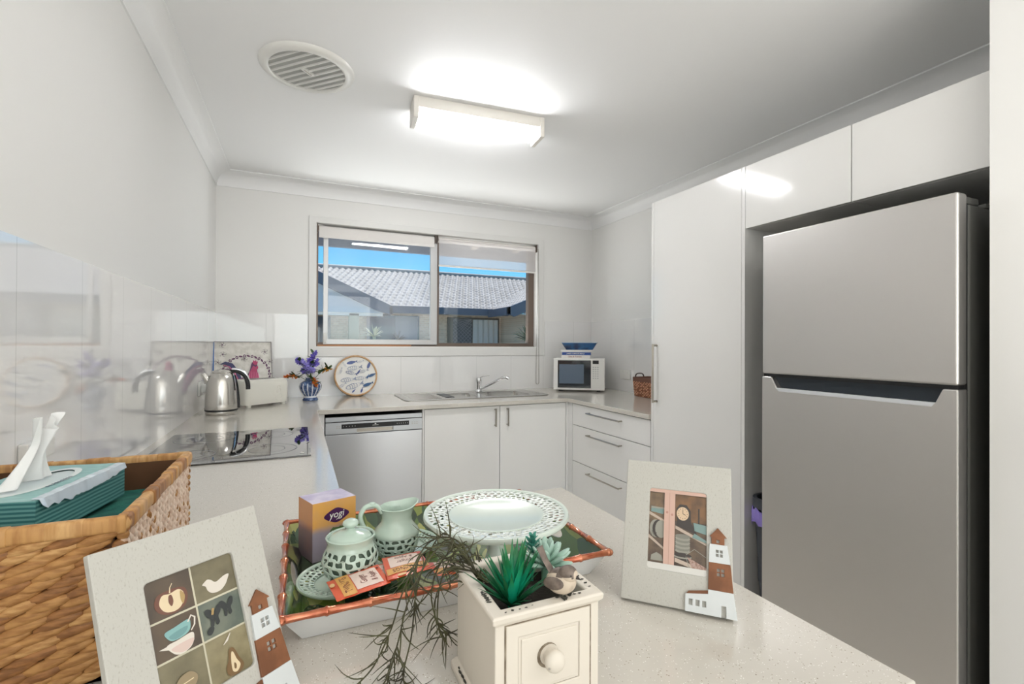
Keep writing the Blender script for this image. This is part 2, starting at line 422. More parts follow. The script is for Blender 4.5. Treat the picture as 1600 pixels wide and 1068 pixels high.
bm = bx((MX-.014, fy0+.002, oz0+.012), (MX+.028, fy1, oz1)); obj('mullion', bm, m_brown, wd, bevel=.002)
bm = B(); prism(bm, [(.652, oz0+.02), (MX+.004, oz0+.02), (MX+.004, oz1-.01), (.652, oz1-.01)], [[(.684, oz0+.058), (.684, oz1-.03), (MX-.05, oz1-.03), (MX-.05, oz0+.058)]], XZ, fy0-.03, fy0-.006)
sash = obj('sliding_sash', bm, m_silver, wd, bevel=.002, label='silver aluminium sliding sash')
obj('glass', bx((.68, fy0-.02, oz0+.054), (MX-.046, fy0-.016, oz1-.03)), m_dusty, sash)
bm = bx((.655, fy0-.042, oz0+.03), (.676, fy0-.03, oz0+.10)); box(bm, (.659, fy0-.05, oz0+.035), (.672, fy0-.042, oz0+.055)); obj('latch', bm, m_white, sash, bevel=.002)
obj('glass', bx((MX+.028, fy0+.02, oz0+.03), (ox1-.05, fy0+.024, oz1-.03)), m_glass, wd)
obj('window_sill', bx((ox0, .0, oz0-.001), (ox1, fy0-.012, oz0+.006)), m_trimw, wd)
obj('sill_timber', bx((ox0+.01, .043, oz0+.006), (1.28, fy0-.013, oz0+.018)), mat('orange_timber', (178, 124, 84), .5), wd, label='exposed orange timber strip')
# roller blinds
def blind(x0, x1, zb, label, full):
    b = thing('roller_blind', label, 'blind', (x0, .03, oz1-.03))
    bm = B(); tube(bm, [(x0+.012, .035, oz1-.03), (x1-.012, .035, oz1-.03)], .021, 20); obj('roller', bm, m_terra, b, smooth=40, world=True)
    for xx in (x0, x1-.006): obj('bracket', bx((xx, .008, oz1-.062), (xx+.006, .06, oz1-.002)), m_brown, b, world=True)
    bm = bx((x0+.012, .0125, zb), (x1-.012, .0135, oz1-.03)); obj('fabric', bm, m_sheer if full else m_terra, b, world=True)
    bm = bx((x0+.012, .009, zb-.014), (x1-.012, .017, zb)); obj('bottom_bar', bm, m_terra, b, world=True, bevel=.002)
    return b
blind(ox0+.004, 1.462, 2.03, 'off-white roller blind rolled right up over left window sash', False)
rb = blind(1.472, ox1-.004, 1.885, 'sheer pale roller blind drawn a little way down over right window pane', True)
bm = B(); tube(bm, smoothpath([(2.332, -.02, 2.075), (2.326, -.022, 1.5), (2.318, -.022, 1.0), (2.321, -.022, .945), (2.332, -.022, .935), (2.343, -.022, .945), (2.346, -.022, 1.0), (2.340, -.022, 1.5), (2.336, -.02, 2.075)]), .0022, 6)
obj('cord', bm, mat('cord_grey', (168, 163, 156), .5), rb, world=True)

# ------------------------------------------------------------------ OUTSIDE
def mk_brick():
    m = mat('beige_brick', (176, 160, 138), .9); n, L, b = nodes(m)
    tc = n.new('ShaderNodeTexCoord'); mp = n.new('ShaderNodeMapping'); mp.inputs['Rotation'].default_value = (R_(90), 0, 0); L.new(tc.outputs['Object'], mp.inputs[0])
    br = n.new('ShaderNodeTexBrick'); br.inputs['Scale'].default_value = 4.3; br.inputs['Color1'].default_value = lin((236, 214, 190))+(1,); br.inputs['Color2'].default_value = lin((214, 192, 168))+(1,)
    br.inputs['Mortar'].default_value = lin((236, 228, 216))+(1,); br.inputs['Mortar Size'].default_value = .012
    L.new(mp.outputs[0], br.inputs['Vector']); L.new(br.outputs[0], b.inputs['Base Color']); return m
m_brick = mk_brick()
m_rooft = mat('concrete_roof_tile', (190, 182, 178), .55, col2=(168, 160, 156), nscale=3)
m_fascia = mat('blue_grey_fascia', (92, 104, 122), .5)
m_gable = mat('pale_gable_sheet', (196, 206, 216), .8)
m_soffit = mat('soffit_board', (214, 202, 190), .8)
m_grass = mat('lawn', (108, 124, 78), .9, col2=(140, 138, 98), nscale=2)
gr = struct('floor_ground', bx((-25, .2, -.35), (40, 45, -.25)), mat('pale_paving', (226, 218, 206), .9, col2=(212, 204, 192), nscale=2))
# own eave above the window
ev = thing('eave', 'own roof eave with pale rafters seen through top of the window', 'roof', (1.4, .5, 2.12))
obj('soffit', bx((-2, .14, 2.46), (6, 1.0, 2.5)), m_soffit, ev, world=True)
obj('fascia', bx((-2, .88, 2.125), (6, .93, 2.46)), m_fascia, ev, world=True)
for i in range(9):
    x = -.2+i*.45
    mt = M4.Translation((x, .14, 2.28)) @ M4.Rotation(R_(-6), 4, 'X')
    obj('rafter', box(B(), (0, 0, 0), (.045, .76, .09), mtx=mt), m_soffit, ev, world=True)
# tiled roof surfaces
def tiled(bm, x0, x1, f, L_, tw=.20, th=.31, ru=6, rv=5, clip=None):
    """f(x, s) -> point on slope at distance s from the eave, n = normal"""
    nu = int((x1-x0)/tw*ru); nv = int(L_/th*rv); N = f.n; G = []
    for j in range(nv+1):
        s = L_*j/nv; row = []
        for i in range(nu+1):
            x = x0+(x1-x0)*i/nu
            if clip:
                lo, hi = clip(s); xx = min(max(x, lo), hi)
            else: xx = x
            c = int(s/th-1e-6); fr = s/th-c
            wv = abs(sin(pi*((xx/tw+.5*(c % 2)) % 1)))
            hgt = .065*wv+.03*(1-fr)
            row.append(bm.verts.new(f(xx, s)+N*hgt))
        G.append(row)
    for a, b in zip(G, G[1:]):
        for i in range(nu):
            if clip and (a[i].co-a[i+1].co).length < 1e-5 and (b[i].co-b[i+1].co).length < 1e-5: continue
            bm.faces.new([a[i], a[i+1], b[i+1], b[i]])
    return bm
class Slope:
    def __init__(s, o, du, dv): s.o, s.du, s.dv = V(o), V(du).normalized(), V(dv).normalized(); s.n = s.du.cross(s.dv); s.n *= (1 if s.n.z > 0 else -1)
    def __call__(s, x, t): return s.o+s.du*x+s.dv*t
hs = thing('neighbour_house', 'low beige brick unit with grey tiled roof beyond the window', 'house', (4, 11, -.25))
f = Slope((0, 9.95, 2.2), (1, 0, 0), (0, cos(.374), sin(.374)))
obj('roof', tiled(B(), -3.5, 11.5, f, 4.6), m_rooft, hs, world=True, smooth=180, label='grey concrete tile roof')
bm = B(); tube(bm, [(-9, 14.25, 3.93), (15, 14.25, 3.93)], .11, 10); obj('ridge_capping', bm, m_rooft, hs, world=True, smooth=60)
obj('fascia', bx((1.5, 9.9, 2.13), (6.6, 9.95, 2.33)), m_fascia, hs, world=True)
obj('soffit', bx((-6, 9.95, 2.13), (13, 11.0, 2.17)), m_soffit, hs, world=True)
obj('wall', bx((-9, 10.45, -.25), (13, 10.65, 2.2)), m_brick, hs, world=True, label='beige brick wall')
# left projecting gable wing
bm = B(); prism(bm, [(-5.8, 2.02), (2.42, 2.02), (-1.7, 3.86)], [], XZ, 8.52, 8.6); obj('gable', bm, m_gable, hs, world=True, label='pale sheeted gable on the left')
bm = B(); prism(bm, [(2.62, 1.99), (2.62, 2.2), (-1.7, 4.12), (-1.7, 3.86), (2.3, 2.06)], [], XZ, 8.42, 8.52); obj('barge_board', bm, m_fascia, hs, world=True)
f2 = Slope((2.55, 8.56, 2.06), (0, 1, 0), (-cos(.415), 0, sin(.415)))
obj('roof', tiled(B(), 0, 3.0, f2, 4.7, ru=4, rv=3), m_rooft, hs, world=True, smooth=180)
obj('fascia', bx((2.56, 8.42, 1.99), (2.62, 9.95, 2.2)), m_fascia, hs, world=True)
obj('lintel', bx((-5.8, 8.6, 1.95), (2.42, 8.7, 2.03)), m_trimw, hs, world=True)
obj('soffit', bx((-5.8, 8.6, 2.03), (2.5, 11, 2.08)), m_soffit, hs, world=True)
obj('brick_pier', bx((1.62, 8.6, -.25), (1.85, 8.85, 2.0)), mat('light_brick', (206, 194, 168), .9), hs, world=True)
# right wing
bm = B(); prism(bm, [(6.2, 2.1), (13, 2.1), (9.6, 3.55)], [], XZ, 8.55, 8.6); obj('gable', bm, m_gable, hs, world=True, label='pale sheeted gable on the right')
bm = B(); prism(bm, [(5.95, 2.03), (9.6, 3.62), (9.6, 3.88), (5.75, 2.28), (5.75, 2.1)], [], XZ, 8.38, 8.5); obj('barge_board', bm, m_fascia, hs, world=True)
f3 = Slope((5.8, 8.42, 2.20), (0, 1, 0), (cos(.405), 0, sin(.405)))
obj('roof', tiled(B(), 0, 5.5, f3, 4.2), m_rooft, hs, world=True, smooth=180)
obj('fascia', bx((5.75, 8.38, 2.08), (5.81, 9.95, 2.3)), m_fascia, hs, world=True)
obj('wall', bx((6.4, 8.7, -.25), (6.6, 11, 2.15)), m_brick, hs, world=True)
obj('wall', bx((6.4, 8.6, -.25), (13, 8.72, 2.15)), m_brick, hs, world=True)
# doors and windows in the far wall
m_curt = mat('pale_curtain', (206, 204, 200), .9)
def curtain(x0, x1, z0, z1, y):
    bm = B(); n = int((x1-x0)/.03); a = [bm.verts.new((x0+(x1-x0)*i/n, y+.03*sin(i*1.1), z0)) for i in range(n+1)]; b = [bm.verts.new((v.co.x, v.co.y, z1)) for v in a]
    for i in range(n): bm.faces.new([a[i], a[i+1], b[i+1], b[i]])
    return bm
m_dglass = mat('dark_window_glass', (86, 96, 112), .06, coat=1)
dr = obj('window', bx((2.25, 10.38, 0), (3.75, 10.44, 2.08)), m_dglass, hs, world=True)
obj('curtain', bx((3.05, 10.365, .02), (3.7, 10.378, 2.06)), mat('grey_drawn_curtain', (150, 158, 166), .7), dr, world=True)
obj('window', bx((.4, 10.38, .3), (1.3, 10.44, 2.0)), m_dglass, hs, world=True)
dr = obj('door', bx((4.62, 10.38, 0), (6.3, 10.44, 2.08)), m_brown, hs, world=True)
m_screen = mat('security_mesh', (96, 94, 98), .6)
sc_ = obj('security_screen', bx((4.78, 10.35, .05), (5.38, 10.375, 2.03)), m_screen, dr, world=True)
bm = B()
for i in range(16):
    for sg in (1, -1):
        x0 = 4.78; z0 = .3+i*.12
        if sg > 0: tube(bm, [(4.78, 10.345, z0), (5.38, 10.345, min(z0+.6, 2.03))], .007, 4)
        else: tube(bm, [(5.38, 10.345, z0), (4.78, 10.345, min(z0+.6, 2.03))], .007, 4)
obj('diamond_grille', bm, mat('grille_grey', (150, 148, 150), .6), sc_, world=True)
obj('curtain', curtain(5.4, 6.22, .03, 2.02, 10.33), m_curt, dr, world=True)
# plants outside
def spiky(name, loc, n, L_, col, label, up=.5, wd=.018):
    bm = B(); rnd = random.Random(len(label))
    for i in range(n):
        a = rnd.uniform(0, 2*pi); e = rnd.uniform(.15, 1.4); l = L_*rnd.uniform(.7, 1.1)
        d_ = V((cos(a)*cos(e), sin(a)*cos(e), sin(e))); p = V(loc)+V((0, 0, up))
        tube(bm, [p, p+d_*l*.4, p+d_*l*.75+V((0, 0, -.02*l)), p+d_*l+V((0, 0, -.18*l*cos(e)))], [wd*.5, wd, wd*.7, .001], 4, 0, True, .4)
    tube(bm, [loc, V(loc)+V((0, 0, up))], .04, 6)
    return solo(name, bm, col, label, 'plant', loc)
spiky('agave', (2.1, 7.8, -.25), 26, .34, mat('pale_agave', (196, 200, 170), .6), 'pale spiky agave in sun below the left gable', up=1.68)
spiky('palm', (5.95, 7.5, -.25), 60, .55, mat('dark_palm', (62, 84, 58), .7), 'dark green spiky palm at right edge of window view', up=1.6, wd=.02)
spiky('yucca', (3.05, 10.0, -.25), 22, .32, mat('grey_yucca', (112, 118, 112), .7), 'dull grey-green yucca against the neighbour house wall', up=1.62)
def tree(loc, h, r, n, label, seed):
    rnd = random.Random(seed); t = thing('tree', label, 'tree', loc)
    bm = B(); tube(bm, [loc, V(loc)+V((0, 0, h*.75))], [.16, .07], 8); crown = B()
    for i in range(14):
        a = rnd.uniform(0, 2*pi); b0 = V(loc)+V((0, 0, h*.5)); e = b0+V((cos(a)*r*.8, sin(a)*r*.8, h*rnd.uniform(.1, .5))); tube(bm, [b0, (b0+e)/2+V((0, 0, .1)), e], [.05, .03, .01], 5)
    obj('trunk', bm, mat('bark', (112, 98, 84), .9), t, world=True)
    for i in range(n):
        v = V((rnd.gauss(0, 1), rnd.gauss(0, 1), rnd.gauss(0, 1))).normalized()*r*rnd.uniform(.3, 1)**.6; c = V(loc)+V((0, 0, h*.85))+V((v.x, v.y, v.z*.6))
        a = V((rnd.uniform(-1, 1), rnd.uniform(-1, 1), rnd.uniform(-1, 1))).normalized()*.09; u, q = frame_at(a)
        crown.faces.new([crown.verts.new(c-a), crown.verts.new(c+u*.04), crown.verts.new(c+a), crown.verts.new(c-u*.04)])
    obj('foliage', crown, mat('silver_leaf', (168, 176, 150), .6), t, world=True)
tree((.75, 19, -.25), 4.9, 1.3, 2600, 'silvery green tree rising behind neighbour roof at left of window', 3)
tree((5.2, 22, -.25), 4.75, .7, 260, 'thin twiggy treetop just showing over neighbour ridge', 5)

# ================================================================== CABINETS
XR, YB = 2.2026, -.735               # fronts of the right run and of the back run
def bar_handle(parent, p0, p1, out, r=.005, so=.028):
    """square bar on two posts standing off along out"""
    p0, p1, out = V(p0), V(p1), V(out); a, b = p0+out*so, p1+out*so; d_ = (b-a).normalized()
    bm = B(); tube(bm, [p0+d_*.004, a+d_*.004], r, 4); tube(bm, [p1-d_*.004, b-d_*.004], r, 4); tube(bm, [a-d_*.003, b+d_*.003], r*1.15, 4)
    return obj('handle', bm, m_satin, parent, world=True, bevel=.001)
# worktop: one continuous U with cut-outs for the two bowls
xl, xrr, ybb = .59, 2.188, -.757
out = [(0, -3.306), (1.117, -3.306), (1.117, -2.527), (xl, -2.527), (xl, ybb), (xrr, ybb), (xrr, -1.592), (W, -1.592), (W, 0), (0, 0)]
b1 = rrect(1.70, -.50, 2.06, -.17, .05); b2 = rrect(1.40, -.47, 1.66, -.20, .04)
bm = B(); prism(bm, out, [b1[::-1], b2[::-1]], XY, CT-.026, CT)
solo('worktop', bm, m_quartz, 'continuous white speckled quartz worktop running round three sides and peninsula', 'countertop', (1, -1, CT-.026), bevel=.002)
# base cabinets
zk = .1; zt = .87
def carcass(name, label, a, b):
    t = thing(name, label, 'cabinet', ((a[0]+b[0])/2, (a[1]+b[1])/2, 0)); obj('body', bx(a, b), m_carc, t, world=True); return t
carcass('base_cabinet', 'white base cabinet run under the cooktop along left wall', (.01, -2.53, 0), (.57, -.01, zt))
t = carcass('base_cabinet', 'white base cabinet carrying the near peninsula worktop', (.01, -3.27, 0), (1.09, -2.56, zt))
t = carcass('sink_cabinet', 'white two-door cabinet under the sink', (1.186, YB+.02, zk), (2.2, -.02, .70))
for x0, x1, hx in ((1.196, 1.690, 1.656), (1.694, 2.186, 1.742)):
    dd = obj('door', bx((x0, YB, zk), (x1, YB+.018, .868)), m_gloss, t, world=True, bevel=.0012)
    bar_handle(dd, (hx, YB, .852), (hx, YB, .742), (0, -1, 0))
obj('toe_kick', bx((1.2, YB+.07, 0), (2.2, YB+.08, zk)), m_carc, t, world=True)
obj('side_panel', bx((1.183, YB, 0), (1.193, -.02, .872)), m_gloss, t, world=True)
obj('rail', bx((1.2, YB+.022, .70), (2.2, YB+.03, .872)), m_carc, t, world=True)
solo('filler_panel', bx((.574, YB, 0), (.628, YB+.018, .872)), m_gloss, 'narrow white filler panel left of the dishwasher', 'panel', (.6, YB, 0))
solo('filler_panel', bx((2.190, YB, 0), (2.2026, YB+.018, .872)), m_gloss, 'narrow white filler strip in corner right of sink doors', 'panel', (2.19, YB, 0))
t = carcass('drawer_cabinet', 'white three-drawer cabinet under microwave worktop', (XR+.02, -1.588, zk), (W-.01, YB+.03, .872))
obj('filler_panel', bx((XR, -.795, zk), (XR+.018, YB, .872)), m_gloss, t, world=True)
obj('toe_kick', bx((XR+.07, -1.588, 0), (XR+.08, YB, zk)), m_carc, t, world=True)
for z0, z1, zh in ((.729, .868, .853), (.485, .725, .686), (zk, .481, .440)):
    dd = obj('drawer', bx((XR, -1.588, z0), (XR+.018, -.799, z1)), m_gloss, t, world=True, bevel=.0012)
    bar_handle(dd, (XR, -1.347, zh-.025 if z0 > .7 else zh), (XR, -1.008, zh-.025 if z0 > .7 else zh), (-1, 0, 0))
# pantry and the two overhead cabinets
zp, z0 = 2.02, 1.759
t = thing('pantry_cabinet', 'tall white gloss pantry cupboard with one long door', 'cabinet', (2.5, -1.88, 0))
obj('side_panel', bx((XR-.002, -1.612, 0), (W-.005, -1.596, zp)), m_gloss, t, world=True)
obj('side_panel', bx((XR-.002, -2.176, 0), (W-.005, -2.160, zp)), m_gloss, t, world=True)
obj('body', bx((XR+.02, -2.159, zk), (W-.005, -1.613, zp-.001)), m_carc, t, world=True)
dd = obj('door', bx((XR-.002, -2.158, zk), (XR+.018, -1.6135, zp)), m_gloss, t, world=True, bevel=.0012)
bar_handle(dd, (XR, -1.640, 1.272), (XR, -1.640, .972), (-1, 0, 0), r=.006, so=.03)
for y0, y1, lb in ((-2.596, -2.178, 'left white gloss overhead cabinet above the fridge'), (-2.988, -2.600, 'right white gloss overhead cabinet above the fridge')):
    t = thing('overhead_cabinet', lb, 'cabinet', (2.5, (y0+y1)/2, z0))
    obj('body', bx((XR+.02, y0, z0), (W-.005, y1, zp-.001)), m_carc, t, world=True)
    obj('door', bx((XR-.002, y0, z0), (XR+.018, y1, zp)), m_gloss, t, world=True, bevel=.0012)

# ------------------------------------------------------------------ fridge
fx = 2.05; fy0, fy1 = -2.949, -2.377
t = thing('refrigerator', 'large stainless steel two-door refrigerator with recessed handle grip', 'fridge', (2.45, -2.66, 0))
bm = bx((fx+.062, fy0+.003, .03), (W-.06, fy1-.003, 1.648)); obj('body', bm, m_fridgeside, t, world=True, bevel=.006, label='dark grey cabinet body')
obj('hinge_cover', bx((fx+.03, fy0+.005, 1.648), (fx+.12, fy0+.075, 1.668)), m_fridgeside, t, world=True, bevel=.004)
obj('hinge_cover', bx((fx+.16, fy0+.005, 1.648), (fx+.24, fy0+.05, 1.662)), m_fridgeside, t, world=True, bevel=.004)
bm = bx((fx+.046, fy0+.006, .05), (fx+.062, fy1-.006, 1.66)); obj('door_seal', bm, m_black, t, world=True)
obj('door', bx((fx, fy0, 1.168), (fx+.046, fy1, 1.672)), [m_fridge], t, world=True, bevel=.006, seg=3, label='upper freezer door in brushed stainless')
bm = B(); prism(bm, [(fy1, .04), (fy0, .04), (fy0, 1.157), (-2.917, 1.157), (-2.900, 1.118), (-2.436, 1.118), (-2.414, 1.157), (fy1, 1.157)], [], YZ, fx, fx+.046)
ld = obj('door', bm, [m_fridge], t, world=True, bevel=.003, label='lower door in brushed stainless with notched grip')
obj('grip_recess', bx((fx+.022, -2.920, 1.09), (fx+.04, -2.412, 1.1675)), m_navyblack, ld, world=True)
bm = B(); prism(bm, [(-2.902, 1.119), (-2.434, 1.119), (-2.444, 1.107), (-2.892, 1.107)], [], YZ, fx-.002, fx+.004); obj('grip_lip', bm, mat('grip_lip_silver', (226, 228, 232), .3, .4), ld, world=True, bevel=.001)
bm = bx((fx+.008, fy0+.002, 1.157), (fx+.046, fy1-.002, 1.168)); obj('divider', bm, m_black, t, world=True)
for k in range(2): obj('foot', bx((fx+.1+k*.5, fy0+.05, 0), (fx+.14+k*.5, fy1-.05, .03)), m_black, t, world=True)
# bin beside it
t = thing('rubbish_bin', 'dark grey rubbish bin squeezed between pantry and fridge', 'bin', (2.38, -2.27, 0))
def rr_loft(bm, secs, n=5, mi=0):
    rows = []
    for x0, y0, x1, y1, r, z in secs: rows.append([bm.verts.new((p[0], p[1], z)) for p in rrect(x0, y0, x1, y1, r, n)])
    for a, b in zip(rows, rows[1:]):
        for i in range(len(a)): f = bm.faces.new([a[i], a[(i+1) % len(a)], b[(i+1) % len(a)], b[i]]); f.material_index = mi
    return rows
bm = B(); r_ = rr_loft(bm, [(2.24, -2.34, 2.5, -2.21, .05, .005), (2.205, -2.36, 2.54, -2.19, .06, .60), (2.198, -2.364, 2.548, -2.184, .065, .605), (2.198, -2.364, 2.548, -2.184, .065, .645), (2.212, -2.352, 2.534, -2.196, .055, .645), (2.22, -2.345, 2.52, -2.20, .05, .3)]); bm.faces.new(r_[0]); bm.faces.new(r_[-1])
obj('body', bm, mat('bin_plastic', (62, 66, 74), .35), t, world=True, smooth=50)
bm = B(); n_ = 30; P = rrect(2.194, -2.368, 2.552, -2.1805, .068, 6); rows = []
rnd = random.Random(4)
for z in (.60, .575, .555, .54):
    rows.append([bm.verts.new((p[0]+rnd.uniform(-.005, .003), p[1]+rnd.uniform(-.004, .0), z+rnd.uniform(-.012, .012))) for p in P])
for a, b in zip(rows, rows[1:]):
    for i in range(len(a)): bm.faces.new([a[i], a[(i+1) % len(a)], b[(i+1) % len(a)], b[i]])
obj('liner', bm, mat('purple_bag', (150, 132, 214), .4), t, world=True, solid=.001, label='purple bag edge folded over rim')

# ------------------------------------------------------------------ dishwasher
t = thing('dishwasher', 'stainless steel dishwasher under worktop left of the sink cabinet', 'dishwasher', (.905, YB+.3, 0))
dx0, dx1 = .633, 1.180
obj('body', bx((dx0+.004, YB+.03, .02), (dx1-.004, -.05, .835)), m_black, t, world=True)
dd = obj('door', bx((dx0, YB-.004, .1), (dx1, YB+.03, .752)), m_dwsteel, t, world=True, bevel=.002)
cp = B(); prism(cp, [(dx0, .756), (dx1, .756), (dx1, .822), (dx0, .822)], [[(.802, .760), (.802, .781), (1.007, .781), (1.007, .760)]], XZ, YB-.006, YB+.03)
cp = obj('control_panel', cp, m_dwlight, t, world=True, bevel=.0015)
obj('handle_recess', bx((.80, YB+.012, .758), (1.01, YB+.02, .783)), m_satin, cp, world=True)
a = Art(lambda u, v, k: V((u, YB-.0065-k, v)))
a.add([(.718, .785), (1.100, .785), (1.100, .811), (.718, .811)], m_black)
a.add([(.899, .803), (.905, .809), (.911, .803), (.905, .801)], m_white); a.line([(.888, .797), (.922, .797)], .0025, m_white)
for i in range(5): a.line([(.728+i*.016, .795), (.728+i*.016, .801)], .002, m_silver)
for i in range(6): a.line([(1.03+i*.012, .795), (1.03+i*.012, .801)], .002, m_silver)
for xx in (.690, .703, 1.115, 1.13, 1.143):
    for zz in (.79, .80): a.line([(xx, zz), (xx+.008, zz)], .003, m_satin)
a.out('display', cp, world=True)
obj('top_trim', bx((dx0, YB-.002, .826), (dx1, YB+.03, .852)), m_dwlight, t, world=True, bevel=.001)

# ------------------------------------------------------------------ cooktop
t = thing('cooktop', 'black ceramic glass cooktop set in left worktop', 'cooktop', (.29, -1.62, CT))
gl = obj('glass_top', bx((.045, -1.905, CT), (.532, -1.335, CT+.005)), m_glassware, t, world=True, bevel=.0015)
a = Art(lambda u, v, k: V((u, v, CT+.0052+k)))
m_ring = mat('hob_ring_grey', (120, 122, 126), .3)
for cx, cy, r in ((.17, -1.47, .10), (.165, -1.77, .08), (.40, -1.47, .075), (.395, -1.76, .095)):
    a.add(ell(cx, cy, r, n=48), m_ring, [ell(cx, cy, r-.0025, n=48)[::-1]])
    a.add(ell(cx, cy, r*.6, n=40), m_ring, [ell(cx, cy, r*.6-.0015, n=40)[::-1]])
a.add(ell(.505, -1.87, .007, n=14), m_paper); a.add(ell(.505, -1.85, .004, n=12), m_paper)
a.out('ring_markings', gl, world=True)

# ------------------------------------------------------------------ sink and tap
t = thing('sink', 'stainless steel sink with drainer and two bowls under window', 'sink', (1.63, -.33, CT))
bm = B(); prism(bm, rrect(1.12, -.55, 2.17, -.10, .045), [rrect(1.71, -.49, 2.05, -.18, .05)[::-1], rrect(1.41, -.46, 1.65, -.21, .04)[::-1]], XY, CT+.0005, CT+.005)
m_sink = mat('sink_steel', (186, 184, 180), .25, 1)
obj('rim', bm, m_sink, t, world=True, bevel=.001)
for q, dp in (((1.71, -.49, 2.05, -.18), .16), ((1.41, -.46, 1.65, -.21), .10)):
    bm = B(); rw = rr_loft(bm, [(*q, .05, CT+.004), (q[0]+.005, q[1]+.005, q[2]-.005, q[3]-.005, .05, CT-dp*.8), (q[0]+.03, q[1]+.03, q[2]-.03, q[3]-.03, .04, CT-dp)]); bm.faces.new(rw[-1])
    obj('bowl', bm, m_sink, t, world=True, smooth=50, solid=.001)
bm = B()
for i in range(9): box(bm, (1.18, -.50+i*.042, CT+.0045), (1.37, -.488+i*.042, CT+.008))
obj('drainer_ribs', bm, m_sink, t, world=True, bevel=.002)
obj('chopping_insert', bx((1.412, -.458, CT+.0052), (1.47, -.212, CT+.008)), m_navyblack, t, world=True)
t = thing('kitchen_tap', 'chrome mixer tap with angled spout behind the sink bowls', 'tap', (1.775, -.115, CT+.005))
bm = B(); lathe(bm, [(0, CT+.0055), (.03, CT+.0055), (.028, CT+.012), (.021, CT+.02), (.021, CT+.075), (.023, CT+.085), (.021, CT+.105), (.012, CT+.112), (0, CT+.113)], 20, (1.772, -.115))
obj('body', bm, m_chrome, t, world=True, smooth=40)
bm = B(); tube(bm, smoothpath([(1.775, -.12, CT+.02), (1.85, -.18, CT+.065), (1.91, -.235, CT+.108), (1.935, -.26, CT+.116), (1.955, -.275, CT+.108)]), [.011]*20+[.012]*5, 12)
obj('spout', bm, m_chrome, t, world=True, smooth=60)
bm = B(); tube(bm, [(1.775, -.115, CT+.105), (1.80, -.13, CT+.120), (1.845, -.16, CT+.126)], [.009, .007, .005], 8, 0, True, .5); obj('lever', bm, m_chrome, t, world=True, smooth=60)

# ------------------------------------------------------------------ ceiling light, vent
t = thing('fluorescent_light', 'twin-tube fluorescent batten light glowing on the ceiling', 'light', (1.275, -1.45, HC), R_(-4.5))
m_bat = mat('batten_white', (236, 232, 224), .4)
obj('housing', bx((-.305, -.062, -.05), (.305, .062, 0)), m_bat, t, bevel=.003)
for s in (-1, 1): obj('end_cap', bx((s*.305-.012, -.066, -.098), (s*.305+.012, .066, -.0)), m_bat, t, bevel=.004)
m_tube = mat('lit_tube', (251, 252, 255), .5, emit=34)
for yy in (-.032, .032):
    bm = B(); tube(bm, [(-.29, yy, -.075), (.29, yy, -.075)], .0135, 16); obj('tube', bm, m_tube, t, smooth=60, label='lit fluorescent tube')
    for s in (-1, 1):
        bm = B(); tube(bm, [(s*.293, yy, -.075), (s*.305, yy, -.075)], .017, 12); obj('tube_holder', bm, m_bat, t)
t = thing('ceiling_vent', 'round white exhaust vent with slatted grille on ceiling', 'vent', (.52, -1.506, HC), R_(-45))
bm = B(); lathe(bm, [(.18, 0), (.178, -.006), (.168, -.014), (.15, -.018), (.143, -.015), (.143, -.002)], 64); obj('rim', bm, m_white, t, smooth=60)
bm = B(); lathe(bm, [(0, -.003), (.145, -.003)], 48); obj('grille_backing', bm, mat('vent_shadow_grey', (176, 177, 173), .8), t)
bm = B()
for i in range(-35, 36):
    x = i*.004; h = sqrt(max(.144**2-x*x, 0))
    box(bm, (x-.0013, -h, -.008), (x+.0013, h, -.004))
obj('grille_slats', bm, mat('vent_grey', (196, 197, 193), .6), t)
bm = B()
for i in range(-4, 5):
    y = i*.03; h = sqrt(.145**2-y*y); box(bm, (-h, y-.0016, -.0155), (h, y+.0016, -.004))
box(bm, (-.008, -.028, -.0165), (.008, .028, -.004)); obj('grille_bars', bm, m_white, t)
obj('badge', bx((-.003, -.02, -.0172), (.003, .02, -.0165)), m_satin, t)

# ================================================================== THINGS ON THE WORKTOP
# kettle
t = thing('kettle', 'brushed stainless kettle with black handle in corner by left wall', 'kettle', (.13, -.72, CT), R_(0))
m_ket = mat('kettle_steel', (205, 202, 196), .2, 1, bump=.03, bscale=50, stretch=(1, 1, .02), bdist=.001)
bm = B(); lathe(bm, [(0, 0.001), (.070, .001), (.073, .006), (.073, .018), (.066, .02), (0, .02)], 40); obj('power_base', bm, m_ket, t, smooth=35)
bm = B(); lathe(bm, [(0, .021), (.074, .021), (.0755, .026), (.075, .06), (.072, .12), (.066, .17), (.060, .195), (.050, .212), (.035, .222), (.0, .226)], 40); obj('body', bm, m_ket, t, smooth=50)
bm = B(); lathe(bm, [(.0745, .0205), (.0768, .022), (.0768, .0275), (.0745, .029)], 40); obj('seal_ring', bm, m_black, t, smooth=30)
bm = B(); lathe(bm, [(.046, .2145), (.0475, .218), (.042, .225), (.02, .231), (0, .232)], 32); obj('lid', bm, m_ket, t, smooth=50)
bm = B(); tube(bm, [(-.052, -.005, .165), (-.072, -.008, .195), (-.084, -.009, .212)], [.022, .015, .010], 10); obj('spout', bm, m_ket, t, smooth=60)
bm = B(); tube(bm, smoothpath([(.035, .0, .222), (.07, -.0, .220), (.103, -.0, .198), (.118, -.0, .158), (.120, -.0, .125)]), [.012]*8+[.013]*8+[.014]*9, 12, 0, True, .8); obj('handle', bm, m_black, t, smooth=60)
bm = B(); tube(bm, smoothpath([(.055, 0, .2), (.066, 0, .15), (.074, 0, .08), (.0755, 0, .03)]), .008, 8); obj('handle_spine', bm, m_black, t, smooth=60)
